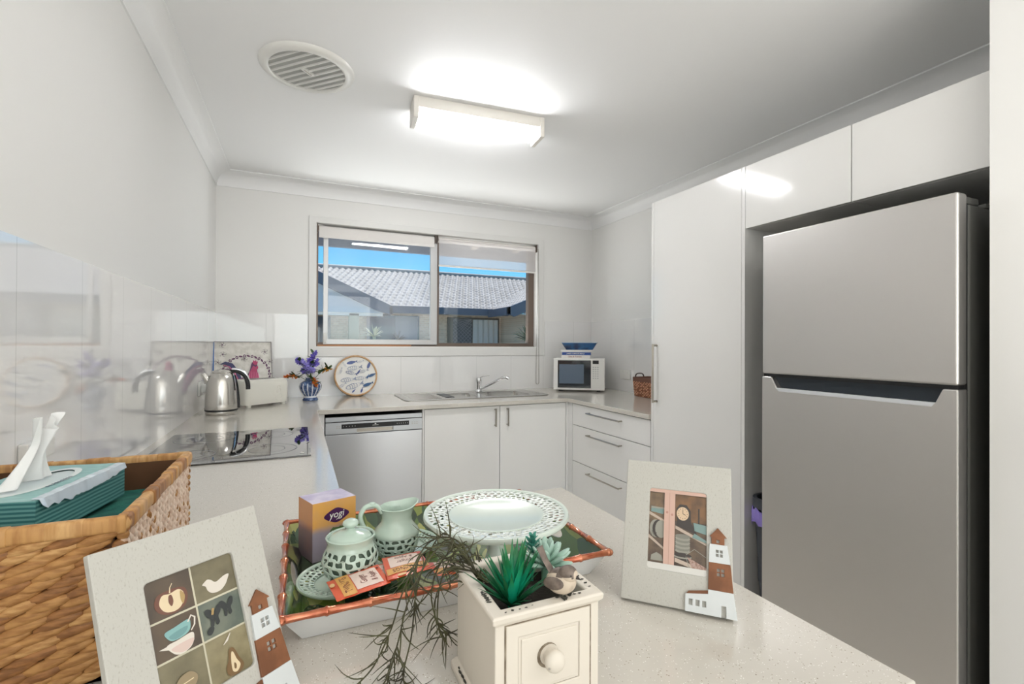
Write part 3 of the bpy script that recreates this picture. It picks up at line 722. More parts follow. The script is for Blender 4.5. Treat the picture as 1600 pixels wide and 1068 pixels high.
bm = B(); tube(bm, smoothpath([(.045, 0, .231), (.075, 0, .229), (.108, 0, .206), (.122, 0, .17)]), .005, 8, 0, True, 1.6); obj('handle_trim', bm, m_chrome, t, smooth=60)
# outlet and plug by the kettle
t = thing('power_outlet', 'white power outlet on left wall beside the kettle', 'outlet', (.007, -.56, .98))
obj('plate', bx((.007, -.62, .985), (.017, -.50, 1.06)), m_white, t, world=True, bevel=.003)
t = thing('power_plug', 'white plug with cord in outlet behind kettle', 'plug', (.02, -.575, .99))
obj('body', bx((.017, -.60, 1.0), (.055, -.56, 1.045)), m_white, t, world=True, bevel=.008)
bm = B(); tube(bm, smoothpath([(.045, -.58, 1.005), (.05, -.59, .95), (.045, -.60, .912), (.07, -.625, .906), (.094, -.650, .906)]), .0035, 8); obj('cord', bm, m_white, t, world=True, smooth=60)
solo('power_outlet', bx((.007, -2.40, 1.035), (.024, -2.29, 1.075)), m_white, 'white power outlet low on left wall behind the tissue', 'outlet', (.007, -2.35, 1.035), bevel=.003)
t = thing('power_outlet', 'white double power outlet on right wall by small basket', 'outlet', (W-.007, -.5, 1.0))
obj('plate', bx((W-.016, -.57, .995), (W-.0075, -.44, 1.07)), m_white, t, world=True, bevel=.003)
for yy in (-.54, -.48): obj('switch', bx((W-.019, yy, 1.045), (W-.0155, yy+.015, 1.06)), m_white, t, world=True)
# toaster
t = thing('toaster', 'cream long-slot toaster with embossed front on left worktop corner', 'toaster', (.285, -.385, CT), R_(38))
m_cream = mat('cream_plastic', (232, 230, 220), .28)
bm = B(); rw = rr_loft(bm, [(-.138, -.08, .138, .08, .028, .014), (-.14, -.083, .14, .083, .03, .03), (-.138, -.082, .138, .082, .03, .13), (-.133, -.077, .133, .077, .03, .151), (-.12, -.064, .12, .064, .025, .157)]); bm.faces.new(rw[0]); bm.faces.new(rw[-1])
tb = obj('body', bm, m_cream, t, smooth=50)
for s_ in (-.03, .012): obj('slot', bx((-.105, s_, .155), (.105, s_+.018, .1578)), m_black, t)
for sx in (-.11, .11):
    for sy in (-.06, .06): obj('foot', lathe(B(), [(0, 0), (.012, 0), (.014, .016), (0, .016)], 12, (sx, sy)), m_cream, t)
bm = bx((-.153, -.012, .10), (-.139, .012, .112)); obj('lever', bm, m_cream, t, bevel=.003)
bm = B()
for cz, r in ((.05, .022), (.085, .014), (.108, .009)):
    tube(bm, [(.065+r*cos(a_*pi/8), -.0835, cz+r*sin(a_*pi/8)) for a_ in range(17)], .0016, 6)
obj('embossed_motif', bm, m_cream, t)
def smo_(pts, k=4):
    n = len(pts); o = []
    for i in range(n):
        p0, p1, p2, p3 = pts[i-1], pts[i], pts[(i+1) % n], pts[(i+2) % n]
        for j in range(k):
            t_ = j/k; o.append(tuple(.5*(2*p1[q]+(p2[q]-p0[q])*t_+(2*p0[q]-5*p1[q]+4*p2[q]-p3[q])*t_*t_+(3*p1[q]-p0[q]-3*p2[q]+p3[q])*t_**3) for q in (0, 1)))
    return o
# rooster board leaning on the wall
t = thing('rooster_board', 'glass board printed with magenta rooster leaning in left corner', 'board', (.17, -.14, CT), 0)
lean = .20; bw, bh = .345, .382
bf = lambda u, v, k=0: V((.0+u*.995+.004+v*.02*0, -.165+.02*(u/bw)+v*sin(lean)*.85-k*cos(lean), CT+.001+v*cos(lean*.9)+k*sin(lean)))
bm = B(); A_ = [bm.verts.new(bf(u, v, 0)) for u, v in ((0.012, 0), (bw, 0), (bw-.018, bh), (-.002, bh))]; C_ = [bm.verts.new(bf(u, v, -.006)) for u, v in ((.012, 0), (bw, 0), (bw-.018, bh), (-.002, bh))]
bm.faces.new(A_); bm.faces.new(C_[::-1])
for i in range(4): bm.faces.new([A_[i], A_[(i+1) % 4], C_[(i+1) % 4], C_[i]])
obj('panel', bm, mat('board_cream', (228, 224, 216), .15, coat=.5, col2=(212, 208, 198), nscale=30), t, world=True)
m_mag = mat('print_magenta', (186, 52, 104), .3); m_plum = mat('print_plum', (92, 36, 84), .3); m_navy = mat('print_navy', (38, 38, 92), .3); m_grey = mat('print_grey', (120, 112, 116), .4); m_pink = mat('print_pink', (216, 110, 150), .3)
a = Art(bf, .00015)
a.add([(-.002+.01, 0), (.013, 0), (.006, bh), (-.002, bh)], mat('blue_edge', (30, 104, 176), .3))
rx, rz = .19, .19
for i in range(26):        # wreath
    th_ = R_(-25+i*230/25); x, z = .185+.135*cos(th_), .165+.125*sin(th_)
    if i % 2: a.add(ell(x, z, .0105, .008, 8, th_), m_plum, [ell(x, z, .0045, .0035, 8, th_)[::-1]])
    else: a.add(ell(x, z, .0115, .0055, 8, th_+1.2), m_plum)
    if i % 3 == 0: a.line([(x+.01*cos(th_), z+.01*sin(th_)), (x+.022*cos(th_+.3), z+.02*sin(th_+.3))], .0015, m_grey)
for cx, cz in ((.055, .30), (.29, .315), (.05, .36), (.03, .25), (.06, .2), (.32, .25), (.175, .27)):
    for k in range(5):
        q = k*1.3+cx*40; a.line([(cx+.004*cos(q), cz+.004*sin(q)), (cx+.016*cos(q), cz+.014*sin(q)), (cx+.02*cos(q+.5), cz+.018*sin(q+.5))], .0022, m_grey)
    a.add(ell(cx, cz, .004, n=8), m_plum)
a.line([(0.004, bh-.003), (bw-.02, bh-.003)], .004, m_grey); a.line([(bw-.02, bh), (bw-.003, .0)], .004, m_grey)
a.line([(.15, .1), (.13, .18), (.10, .23), (.07, .245), (.045, .235)], [.05, .04, .03, .016, .004], m_navy)
a.line([(.15, .1), (.115, .17), (.08, .2), (.05, .20)], [.04, .03, .02, .004], m_plum)
a.line([(.145, .13), (.12, .19), (.09, .222), (.06, .23)], [.006, .006, .005, .002], m_pink)
a.add(smo_([(.15, .06), (.26, .06), (.262, .12), (.255, .16), (.248, .20), (.25, .222), (.238, .246), (.222, .248), (.214, .23), (.208, .20), (.19, .16), (.15, .14), (.13, .10)]), m_plum)
a.add([(.20, .10), (.262, .10), (.256, .15), (.248, .19), (.246, .21), (.226, .225), (.214, .20), (.20, .16)], m_mag)
a.add([(.222, .243), (.226, .262), (.234, .252), (.240, .262), (.244, .25), (.252, .252), (.248, .232), (.236, .226)], m_mag)
a.add(ell(.248, .212, .006, .012, 10), m_mag)
for k in range(6): a.line([(.208+k*.009, .19-k*.002), (.205+k*.011, .14), (.20+k*.012, .105)], [.002, .005, .002], m_pink)
a.out('rooster_print', t, world=True)
# vase
t = thing('vase', 'blue and white striped ginger-jar vase beside rooster board', 'vase', (.566, -.24, CT))
m_vw = mat('vase_white_glaze', (226, 230, 236), .12, coat=.6); m_vb = mat('vase_blue_glaze', (48, 72, 120), .14, coat=.6, col2=(112, 136, 176), nscale=70, lo=.45, hi=.62)
prof = [(0, .001), (.046, .001), (.048, .008), (.040, .02), (.037, .03), (.052, .05), (.066, .075), (.069, .093), (.062, .112), (.045, .126), (.030, .133), (.030, .145), (.035, .150), (.031, .152), (.027, .147), (.027, .135), (0, .12)]
bm = B(); lathe(bm, prof, 56)
for f in bm.faces:
    c = f.calc_center_median(); th_ = (atan2(c.y, c.x)/(2*pi)*14) % 1
    if .033 < c.z < .118: f.material_index = 1 if th_ < .70 else 0
    elif c.z < .018 or .118 < c.z < .14: f.material_index = 1
obj('body', bm, [m_vw, m_vb], t, smooth=60)
# flowers in the vase: each sprig a thing of its own
m_stem = mat('flower_stem_green', (74, 104, 52), .6); m_leafg = mat('bouquet_leaf', (62, 92, 44), .5)
m_pur = mat('purple_petal', (112, 96, 200), .6, col2=(146, 130, 222), nscale=60); m_lav = mat('lavender_petal', (166, 156, 230), .6); m_ora = mat('orange_petal', (226, 118, 34), .55); m_amb = mat('amber_petal', (222, 160, 60), .55)
def petals(bm, c, s, rnd, n=5):
    c = V(c)
    for k in range(n):
        a_ = V((rnd.uniform(-1, 1), rnd.uniform(-1, 1), rnd.uniform(-.6, 1))).normalized(); u, q = frame_at(a_)
        blob(bm, c+a_*s*.7, a_*s*.8, u*s*.55, q*s*.22, 6, 4)
def sprig(base, tip, pm_, label, kind, seed, group, nf=9, sz=.0085, leaves=5):
    rnd = random.Random(seed); base, tip = V(base), V(tip)
    t = thing('flower_sprig', label, 'flower', base, 0, group)
    mid = (base+tip)/2+V((0, 0, .025)); path = smoothpath([base, mid, tip], 8)
    bm = B(); tube(bm, path, [.0018]*len(path), 6); obj('stem', bm, m_stem, t, world=True)
    bm = B()
    for i in range(leaves):
        p = path[int(len(path)*rnd.uniform(.35, .8))]; d_ = V((rnd.uniform(-1, 1), rnd.uniform(-1, .3), rnd.uniform(-.5, .8))).normalized(); u, q = frame_at(d_); l = rnd.uniform(.02, .034)
        blob(bm, p+d_*l*.8, d_*l, u*l*.38, q*.0012, 6, 6)
    obj('leaves', bm, m_leafg, t, world=True, smooth=60)
    bm = B()
    for i in range(nf):
        f_ = .62+.38*i/max(nf-1, 1); p = path[min(int(f_*(len(path)-1)), len(path)-1)]; s = sz*(1.15-.45*i/nf)
        petals(bm, p+V((rnd.uniform(-1, 1), rnd.uniform(-1, 1), rnd.uniform(-1, 1)))*.011*(1.2-.8*i/nf), s, rnd)
    obj('blossoms', bm, pm_, t, world=True, smooth=60)
vb = (.566, -.24, CT+.14)
G1, G2 = 'purple sprigs in the vase', 'orange sprigs in the vase'
for i, (tx, ty, tz, mm_, lb) in enumerate(((.482, -.26, 1.17, m_pur, 'purple sprig leaning furthest left in the striped vase, upper left tip'), (.515, -.30, 1.155, m_lav, 'pale violet sprig second from left among the tall sprigs in vase'), (.555, -.25, 1.165, m_pur, 'purple sprig upright in the middle of the vase bouquet'), (.592, -.24, 1.215, m_pur, 'tallest purple sprig, its tip just below the window sill'), (.605, -.28, 1.16, m_pur, 'purple sprig on right side of bouquet below the tallest one'), (.54, -.31, 1.12, m_lav, 'pale violet sprig low at front of bouquet, centre left'), (.58, -.33, 1.10, m_lav, 'pale lilac bloom low at front above the vase neck'), (.515, -.30, 1.095, m_pur, 'short purple sprig low on left side above the vase shoulder'))):
    sprig((vb[0]+(i % 3-1)*.006, vb[1]+(i//3-1)*.006, vb[2]-.02), (tx, ty, tz), mm_, lb, 'p', i, G1, nf=17, sz=.0125)
for i, (tx, ty, tz, mm_, lb) in enumerate(((.415, -.27, 1.055, m_ora, 'orange blossom sprig drooping left over toaster side of vase'), (.60, -.33, 1.0, m_ora, 'orange blossom sprig hanging down the front of vase'), (.690, -.25, 1.105, m_amb, 'amber blossom sprig reaching right towards the fish plaque'))):
    sprig((vb[0]+(i-1)*.01, vb[1]-.012, vb[2]-.02), (tx, ty, tz), mm_, lb, 'o', 20+i, None, nf=10 if i != 1 else 14, sz=.011, leaves=11)
# round fish plaque
t = thing('fish_plaque', 'round wooden-rimmed plaque printed with blue fish leaning under window', 'plaque', (.865, -.10, CT))
pl = .26; pr_ = .146
pf = lambda u, v, k=0: V((.866+u, -.105+(v+pr_)*sin(pl)*1.0-k*cos(pl), CT+.001+(v+pr_)*cos(pl)+k*sin(pl)))
m_wood = mat('pale_bamboo_wood', (208, 170, 124), .5, col2=(190, 148, 104), nscale=30)
bm = B(); n_ = 64; secs = []
for r, k in ((pr_, -.012), (pr_, .010), (pr_-.004, .013), (pr_-.010, .012), (pr_-.011, -.012)): secs.append([bm.verts.new(pf(r*cos(2*pi*i/n_), r*sin(2*pi*i/n_), k)) for i in range(n_)])
secs.append(secs[0])
for a_, b_ in zip(secs, secs[1:]):
    for i in range(n_): bm.faces.new([a_[i], a_[(i+1) % n_], b_[(i+1) % n_], b_[i]])
obj('rim', bm, m_wood, t, world=True, smooth=50)
a = Art(pf, .0002); a.k = 5
m_fb = mat('fish_blue', (64, 84, 140), .4); m_fg = mat('fish_grey_blue', (140, 150, 172), .4); m_fd = mat('fish_deep_blue', (36, 84, 132), .4)
a.add(ell(0, 0, pr_-.0105, n=56), mat('plaque_white', (236, 234, 228), .25, coat=.3))
def fish(x, z, s, rot, m, solid):
    body = rot2([(s*cos(q), s*.36*sin(q)*(1 if cos(q) < .5 else .8)) for q in [R_(i*20) for i in range(18)]], rot, d=(x, z))
    if solid: a.add(body, m)
    else:
        inner = rot2([(s*.9*cos(q), s*.28*sin(q)) for q in [R_(i*20) for i in range(18)]], rot, d=(x, z)); a.add(body, m, [inner[::-1]])
        for k in (-.5, -.2, .1, .4): a.line(rot2([(s*k, -s*.26), (s*(k+.1), 0), (s*k, s*.26)], rot, d=(x, z)), s*.07, m)
    a.add(rot2([(s*.9, 0), (s*1.4, s*.34), (s*1.28, 0), (s*1.4, -s*.34)], rot, d=(x, z)), m)
for args in ((-.03, .095, .026, .2, m_fb, 1), (.03, .10, .016, .3, m_fg, 0), (.09, .075, .022, 1.2, m_fb, 1), (-.015, .055, .036, .15, m_fg, 0), (-.10, .035, .015, 1.3, m_fg, 0), (-.035, .02, .028, -.25, m_fb, 0), (.018, .025, .014, 1.0, m_fb, 1), (.05, .03, .022, .3, m_fg, 0), (.108, .0, .022, .4, m_fd, 1),
             (-.06, -.03, .036, .12, m_fg, 0), (.03, -.02, .03, .1, m_fg, 0), (.078, -.012, .012, 1.1, m_fd, 1), (-.02, -.075, .044, .3, m_fg, 0), (.075, -.068, .026, .35, m_fd, 1), (-.095, -.07, .02, .6, m_fg, 0), (.035, -.108, .014, 1.2, m_fb, 1), (-.02, -.112, .012, .8, m_fb, 1), (-.075, .075, .014, 2.2, m_fg, 0)):
    fish(args[0], args[1], args[2]*1.22, *args[3:])
a.out('fish_print', t, world=True)
# microwave
t = thing('microwave', 'white microwave oven turned diagonally in right worktop corner', 'microwave', (2.335, -.292, CT), R_(-35.5))
w_, d_, h_ = .398, .275, .246; zb = .014
obj('body', bx((0, .012, zb), (w_, d_, zb+h_)), m_white, t, bevel=.006)
obj('front_panel', bx((0, 0, zb), (w_, .0135, zb+h_)), m_white, t, bevel=.003)
dd = obj('door', bx((.034, -.004, zb+.016), (.292, .004, zb+h_-.014)), mat('microwave_door_glass', (14, 24, 36), .08, coat=1), t, bevel=.002)
obj('viewing_window', bx((.046, -.0048, zb+.05), (.238, -.0038, zb+h_-.045)), mat('microwave_mesh_grey', (88, 104, 122), .25, coat=.6), dd)
a = Art(lambda u, v, k: V((u, -.0008-k, v)))
a.add([(.305, zb+.205), (.352, zb+.205), (.352, zb+.232), (.305, zb+.232)], m_black)
for r in range(6):
    for c_ in range(3): a.add(rrect(.306+c_*.017, zb+.09+r*.017, .317+c_*.017, zb+.098+r*.017, .002, 2), mat('button_grey', (190, 190, 190), .5))
a.out('control_panel', t)
for sx in (.05, .35):
    for sy in (.04, .23): obj('foot', lathe(B(), [(0, 0), (.012, 0), (.014, zb), (0, zb)], 10, (sx, sy)), m_black, t)
# books on the microwave
th_m = R_(-35.5); cth, sth = cos(th_m), sin(th_m); zt_ = CT+.26
def loc_m(x, y, z): return (2.335+x*cth-y*sth, -.292+x*sth+y*cth, z)
m_page = mat('book_pages', (228, 222, 210), .8)
def book(off, size, z0_, hh, cover, label, dr=0, txt=None, tc=None):
    t = thing('book', label, 'book', loc_m(*off, z0_), th_m+dr, 'cookbooks on the microwave')
    w2, d2 = size
    bm = bx((0, 0, 0), (w2, d2, .0022)); box(bm, (0, 0, hh-.0022), (w2, d2, hh)); box(bm, (0, 0, .001), (w2, .0025, hh-.001)); obj('cover', bm, cover, t, bevel=.0006)
    obj('pages', bx((.003, .0025, .0022), (w2-.003, d2-.003, hh-.0022)), m_page, t)
    if txt:
        a = Art(lambda u, v, k: V((u, -.0004-k, v))); a.text(txt, w2*.47, hh*.5, hh*.62, tc, sx=min(1.0, w2*.8/(len(txt)*hh*.40)), bold=.02); a.out('spine_lettering', t)
    return t
book((.06, .02), (.225, .19), zt_+.0005, .026, mat('book_cover_white', (236, 232, 226), .4), 'white-spined cookbook lying lowest on the microwave', .03, 'Olive & Tomato', mat('spine_red', (150, 74, 60), .5))
book((.065, .025), (.225, .18), zt_+.0268, .021, mat('book_cover_blue', (22, 66, 140), .35), 'blue-spined cookbook in the middle of microwave stack', .0, "JAMIE'S 15-MINUTE MEALS", m_paper)
book((.055, .03), (.245, .17), zt_+.0482, .019, mat('book_cover_grey', (224, 222, 218), .5), 'pale wide cookbook on top of the stack under blue bowl', .02)
t = thing('square_bowl', 'deep blue square bowl standing on the stack of cookbooks', 'bowl', loc_m(.198, .115, zt_+.0675), th_m)
bm = B(); rw = rr_loft(bm, [(-.105, -.06, .105, .06, .012, 0), (-.14, -.085, .14, .085, .012, .056), (-.136, -.081, .136, .081, .012, .056), (-.092, -.057, .092, .057, .012, .005)]); bm.faces.new(rw[0]); bm.faces.new(rw[-1])
obj('body', bm, mat('blue_reactive_glaze', (12, 44, 84), .12, coat=.5, col2=(30, 92, 146), nscale=14), t, smooth=40)
bm = B(); rr_loft(bm, [(-.1405, -.0855, .1405, .0855, .012, .0545), (-.1405, -.0855, .1405, .0855, .012, .058), (-.135, -.080, .135, .080, .012, .058)]); obj('rim', bm, mat('bowl_rim_pale', (170, 196, 216), .2), t)
# small basket by the pantry
t = thing('wicker_basket', 'small brown wicker basket with leather band against the pantry', 'basket', (2.78, -.91, CT))
m_wk = mat('brown_seagrass', (168, 112, 84), .7, col2=(120, 76, 56), nscale=90, lo=.35, hi=.65); m_lea = mat('brown_leather', (112, 74, 58), .5)
m_wk2 = mat('light_seagrass', (206, 154, 122), .7)
sx0, sy0, sx1, sy1 = 2.70, -1.02, 2.862, -.805
bm = B(); rw = rr_loft(bm, [(sx0+.012, sy0+.012, sx1-.012, sy1-.012, .02, CT+.001), (sx0, sy0, sx1, sy1, .02, CT+.11), (sx0+.012, sy0+.012, sx1-.012, sy1-.012, .02, CT+.11), (sx0+.02, sy0+.02, sx1-.02, sy1-.02, .02, CT+.01)]); bm.faces.new(rw[0]); bm.faces.new(rw[-1])
rnd = random.Random(8)
P = rrect(sx0-.002, sy0-.002, sx1+.002, sy1+.002, .02, 3)
for j in range(11):
    z = CT+.008+j*.0098; k_ = .012*(1-j/11)
    for i in range(len(P)):
        a_, b_ = V((*P[i], 0)), V((*P[(i+1) % len(P)], 0)); L_ = (b_-a_).length; n_ = max(1, int(L_/.013)); dr_ = (b_-a_).normalized(); nn = V((dr_.y, -dr_.x, 0))
        for q in range(n_):
            c = a_+dr_*L_*((q+.5)/n_); c -= nn*k_
            if (i+j+q) % 2: blob(bm, (c.x, c.y, z), dr_*.008, nn*.004, V((0, 0, .0058)), 6, 4, rnd.choice((0, 1, 1)))
obj('woven_body', bm, [m_wk, m_wk2], t, world=True, smooth=70)
bm = B(); rr_loft(bm, [(sx0-.003, sy0-.003, sx1+.003, sy1+.003, .022, CT+.106), (sx0-.004, sy0-.004, sx1+.004, sy1+.004, .022, CT+.138), (sx0+.003, sy0+.003, sx1-.003, sy1-.003, .022, CT+.139), (sx0+.006, sy0+.006, sx1-.006, sy1-.006, .022, CT+.106)]); obj('band', bm, m_lea, t, world=True, smooth=40)
bm = B(); tube(bm, smoothpath([(sx0+.03, sy1+.004, CT+.125), (sx0+.04, sy1+.006, CT+.155), (sx0+.07, sy1+.006, CT+.162), (sx0+.10, sy1+.006, CT+.155), (sx0+.11, sy1+.004, CT+.125)]), .006, 8, 0, True, .6); obj('handle', bm, mat('dark_leather', (58, 40, 34), .5), t, world=True, smooth=60)
# ================================================================== TRAY AND TEA THINGS
def mk_leafprint():
    m = mat('leaf_print', (60, 84, 40), .12, coat=.7); n, L, b = nodes(m)
    tc = n.new('ShaderNodeTexCoord'); nz = n.new('ShaderNodeTexNoise'); nz.inputs['Scale'].default_value = 9; nz.inputs['Detail'].default_value = 2
    L.new(tc.outputs['Object'], nz.inputs['Vector']); ad = n.new('ShaderNodeVectorMath'); ad.operation = 'MULTIPLY_ADD'; ad.inputs[1].default_value = (.12, .12, .12)
    L.new(nz.outputs['Color'], ad.inputs[0]); L.new(tc.outputs['Object'], ad.inputs[2])
    mp = n.new('ShaderNodeMapping'); mp.inputs['Scale'].default_value = (55, 16, 30); mp.inputs['Rotation'].default_value = (.3, .2, .7); L.new(ad.outputs[0], mp.inputs[0])
    vo = n.new('ShaderNodeTexVoronoi'); vo.inputs['Scale'].default_value = 1; L.new(mp.outputs[0], vo.inputs['Vector'])
    cr = n.new('ShaderNodeValToRGB'); cr.color_ramp.interpolation = 'CONSTANT'; e = cr.color_ramp.elements
    e[0].position = 0; e[0].color = lin((38, 62, 34))+(1,); e[1].position = .25; e[1].color = lin((84, 112, 50))+(1,)
    for p_, c_ in ((.45, (128, 142, 62)), (.62, (52, 82, 50)), (.78, (168, 172, 98)), (.92, (34, 50, 30))): q = e.new(p_); q.color = lin(c_)+(1,)
    sx = n.new('ShaderNodeSeparateColor'); L.new(vo.outputs['Color'], sx.inputs[0]); L.new(sx.outputs[0], cr.inputs[0]); L.new(cr.outputs[0], b.inputs['Base Color']); return m
m_leafp = mk_leafprint()
m_traye = mat('tray_white_enamel', (228, 228, 226), .3, coat=.3); m_copper = mat('copper_bamboo', (206, 128, 90), .16, .6, coat=.7, col2=(176, 84, 50), nscale=40)
t = thing('serving_tray', 'rectangular white tray with leaf print inside and copper bamboo rim', 'tray', (.708, -2.805, CT))
Bt = (.498, -2.952, .922, -2.682); Tt = (.474, -2.974, .944, -2.636); zt2 = .940
def trp(u, v, z):     # u, v in 0..1 over the tray at height z
    k = (z-CT)/(zt2-CT); x0 = Bt[0]+(Tt[0]-Bt[0])*k; x1 = Bt[2]+(Tt[2]-Bt[2])*k; y0 = Bt[1]+(Tt[1]-Bt[1])*k; y1 = Bt[3]+(Tt[3]-Bt[3])*k; return V((x0+(x1-x0)*u, y0+(y1-y0)*v, z))
def tray_shell(off, zf, hole=True):
    bm = B(); cx, cy = .708, -2.805
    def P(u, v, z):
        p = trp(u, v, z); return V((p.x-off*(1 if u > .5 else -1), p.y-off*(1 if v > .5 else -1), p.z))
    for v in (0, 1): poly(bm, [P(0, v, zf), P(1, v, zf), P(1, v, zt2), P(0, v, zt2)])
    for u in (0, 1):
        o_ = [(0, zf), (1, zf), (1, zt2), (0, zt2)]; h = ell(.5, .9225, .13, .009, 18); flat = o_+h; tr = tessellate_polygon([[V((*q, 0)) for q in o_], [V((*q, 0)) for q in h[::-1]]]); flat = o_+h[::-1]
        vv = []
        for (s, z) in flat:
            p = P(u, 0, z); q = P(u, 1, z); vv.append(bm.verts.new(p+(q-p)*s))
        for a_ in tr: bm.faces.new([vv[i] for i in a_])
    poly(bm, [P(0, 0, zf), P(1, 0, zf), P(1, 1, zf), P(0, 1, zf)]); return bm
obj('outer_shell', tray_shell(0, CT+.0005), m_traye, t, world=True, label='white enamel outside')
obj('printed_lining', tray_shell(.0035, CT+.005), m_leafp, t, world=True, label='glossy green leaf-print inside')
cs = [trp(0, 0, zt2), trp(1, 0, zt2), trp(1, 1, zt2), trp(0, 1, zt2)]
bm = B(); rnd = random.Random(2)
for i in range(4):
    a_, b_ = cs[i], cs[(i+1) % 4]; L_ = (b_-a_).length; n_ = int(L_/.052); d_ = (b_-a_).normalized()
    for k in range(n_):
        p, q = a_+(b_-a_)*(k/n_), a_+(b_-a_)*((k+1)/n_); l = q-p
        tube(bm, [p, p+l*.05, p+l*.5, p+l*.93, p+l*.98, q], [.0062, .0052, .0044, .0052, .0064, .0062], 10)
    blob(bm, a_, d_*.008, V((0, 0, .006)), d_.cross(V((0, 0, 1)))*.008, 8, 6)
obj('bamboo_rim', bm, m_copper, t, world=True, smooth=50, label='shiny copper bamboo-style rim')
TF = CT+.0055           # tray floor
# openwork plates and jars
def ring_lattice(c, r0, r1, z0, z1, nu, nv, seed, hole=(.5, .7), thick=.0022, prof=None):
    bm = B(); rnd = random.Random(seed)
    def f(u, v):
        r = r0+(r1-r0)*v; z = z0+(z1-z0)*v+(prof(v) if prof else 0); return V((c[0]+r*cos(2*pi*u), c[1]+r*sin(2*pi*u), z))
    return honeycomb(bm, f, nu, nv, hole, .35, 0, rnd)
def saucer(c, r, label, seed):
    t = thing('saucer', label, 'saucer', (c[0], c[1], TF)); z = TF
    bm = B(); lathe(bm, [(0, z+.003), (r*.45, z+.0005), (r*.5, z+.0005), (r*.5, z+.004), (r*.62, z+.0075), (r*.62, z+.0095), (r*.45, z+.0065), (0, z+.006)], 40, c); obj('centre', bm, m_celadon, t, world=True, smooth=60)
    obj('pierced_rim', ring_lattice(c, r*.60, r*.93, z+.0095, z+.0155, 38, 3, seed, (.55, .75)), m_celadon, t, world=True, smooth=180, solid=.0022, sub=1)
    bm = B(); lathe(bm, [(r*.92, z+.0142), (r*.97, z+.0135), (r, z+.0165), (r*.985, z+.0185), (r*.95, z+.0178), (r*.92, z+.0162), (r*.92, z+.0142)], 56, c); obj('edge', bm, m_celadon, t, world=True, smooth=60)
    return t
sc1 = (.560, -2.858); sc2 = (.650, -2.782)
saucer((.553, -2.848), .064, 'pierced celadon saucer under the lidded sugar pot', 1)
saucer((.662, -2.762), .0595, 'pierced celadon saucer under the milk jug', 2)
# sugar pot
c = (.5635, -2.862); z = TF+.0065+.001
t = thing('sugar_pot', 'round celadon sugar pot with pierced sides and knobbed lid', 'pot', (c[0], c[1], z))
def bulge(r0, rm, z0_, z1_, pw=1.0):
    def f(u, v):
        r = r0+(rm-r0)*sin(pi*min(max(v*.82+.12, 0), 1))**pw; return r, z0_+(z1_-z0_)*v
    return f
def pot_lattice(c, z0_, z1_, prof, nu, nv, seed, hole):
    bm = B(); rnd = random.Random(seed)
    def f(u, v): r = prof(v); return V((c[0]+r*cos(2*pi*u), c[1]+r*sin(2*pi*u), z0_+(z1_-z0_)*v))
    return honeycomb(bm, f, nu, nv, hole, .5, 0, rnd)
def interp(tab):
    def f(v):
        for (a_, ra), (b_, rb_) in zip(tab, tab[1:]):
            if v <= b_: s = (v-a_)/(b_-a_); s = s*s*(3-2*s)*.4+s*.6; return ra+(rb_-ra)*s
        return tab[-1][1]
    return f
pp = interp([(0, .0265), (.2, .0345), (.45, .0400), (.65, .0405), (.85, .0375), (1, .0335)])
bm = B(); lathe(bm, [(0, z+.002), (.021, z), (.0235, z+.001), (.022, z+.0045), (.0262, z+.009), (.0275, z+.0115), (.0255, z+.0115), (0, z+.007)], 40, c); obj('foot', bm, m_celadon, t, world=True, smooth=60)
obj('pierced_body', pot_lattice(c, z+.011, z+.059, pp, 18, 5, 5, (.66, .82)), m_celadon, t, world=True, smooth=180, solid=.0022, sub=2)
bm = B(); lathe(bm, [(.0315, z+.0575), (.034, z+.0585), (.0328, z+.062), (.0322, z+.066), (.0345, z+.0715), (.0350, z+.0735), (.0335, z+.0748), (.0315, z+.0735), (.030, z+.066), (.0315, z+.0575)], 44, c); obj('collar', bm, m_celadon, t, world=True, smooth=60)
bm = B(); lathe(bm, [(.0306, z+.069), (.0308, z+.0715), (.026, z+.076), (.015, z+.080), (.0065, z+.082), (.0055, z+.0845), (.009, z+.087), (.0118, z+.0905), (.0105, z+.0945), (.006, z+.097), (0, z+.0975)], 40, c)
ld_ = obj('lid', bm, m_celadon, t, world=True, smooth=60)
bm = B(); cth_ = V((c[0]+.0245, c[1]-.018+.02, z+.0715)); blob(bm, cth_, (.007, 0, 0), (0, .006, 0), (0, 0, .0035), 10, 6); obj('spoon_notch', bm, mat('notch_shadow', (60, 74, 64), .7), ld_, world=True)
obj('inner_vessel', lathe(B(), [(0, z+.0125), (.019, z+.0125), (.029, z+.022), (.0345, z+.034), (.0345, z+.044), (.031, z+.054), (.0275, z+.062)], 36, c), mat('inner_shade_green', (104, 122, 106), .5), t, world=True, smooth=60)  # added inner wall; its dark green is painted shade behind the holes
# milk jug
c = (.640, -2.812); z = TF+.0085
t = thing('milk_jug', 'celadon milk jug with pierced belly and curled handle', 'jug', (c[0], c[1], z))
pp = interp([(0, .0225), (.2, .0300), (.5, .0362), (.8, .0370), (1, .0360)])
bm = B(); lathe(bm, [(0, z+.002), (.0225, z), (.0245, z+.0012), (.0215, z+.005), (.0225, z+.0085), (.021, z+.009), (0, z+.006)], 36, c); obj('foot', bm, m_celadon, t, world=True, smooth=60)
obj('pierced_body', pot_lattice(c, z+.008, z+.047, pp, 19, 5, 9, (.56, .74)), m_celadon, t, world=True, smooth=180, solid=.0022, sub=2)
obj('inner_vessel', lathe(B(), [(0, z+.0095), (.018, z+.0095), (.026, z+.018), (.0315, z+.028), (.0325, z+.040), (.031, z+.048)], 36, c), mat('inner_shade_green', (104, 122, 106), .5), t, world=True, smooth=60)  # added jug liner, shade inside the belly put into its dark green
bm = B(); n_ = 48; rows = []
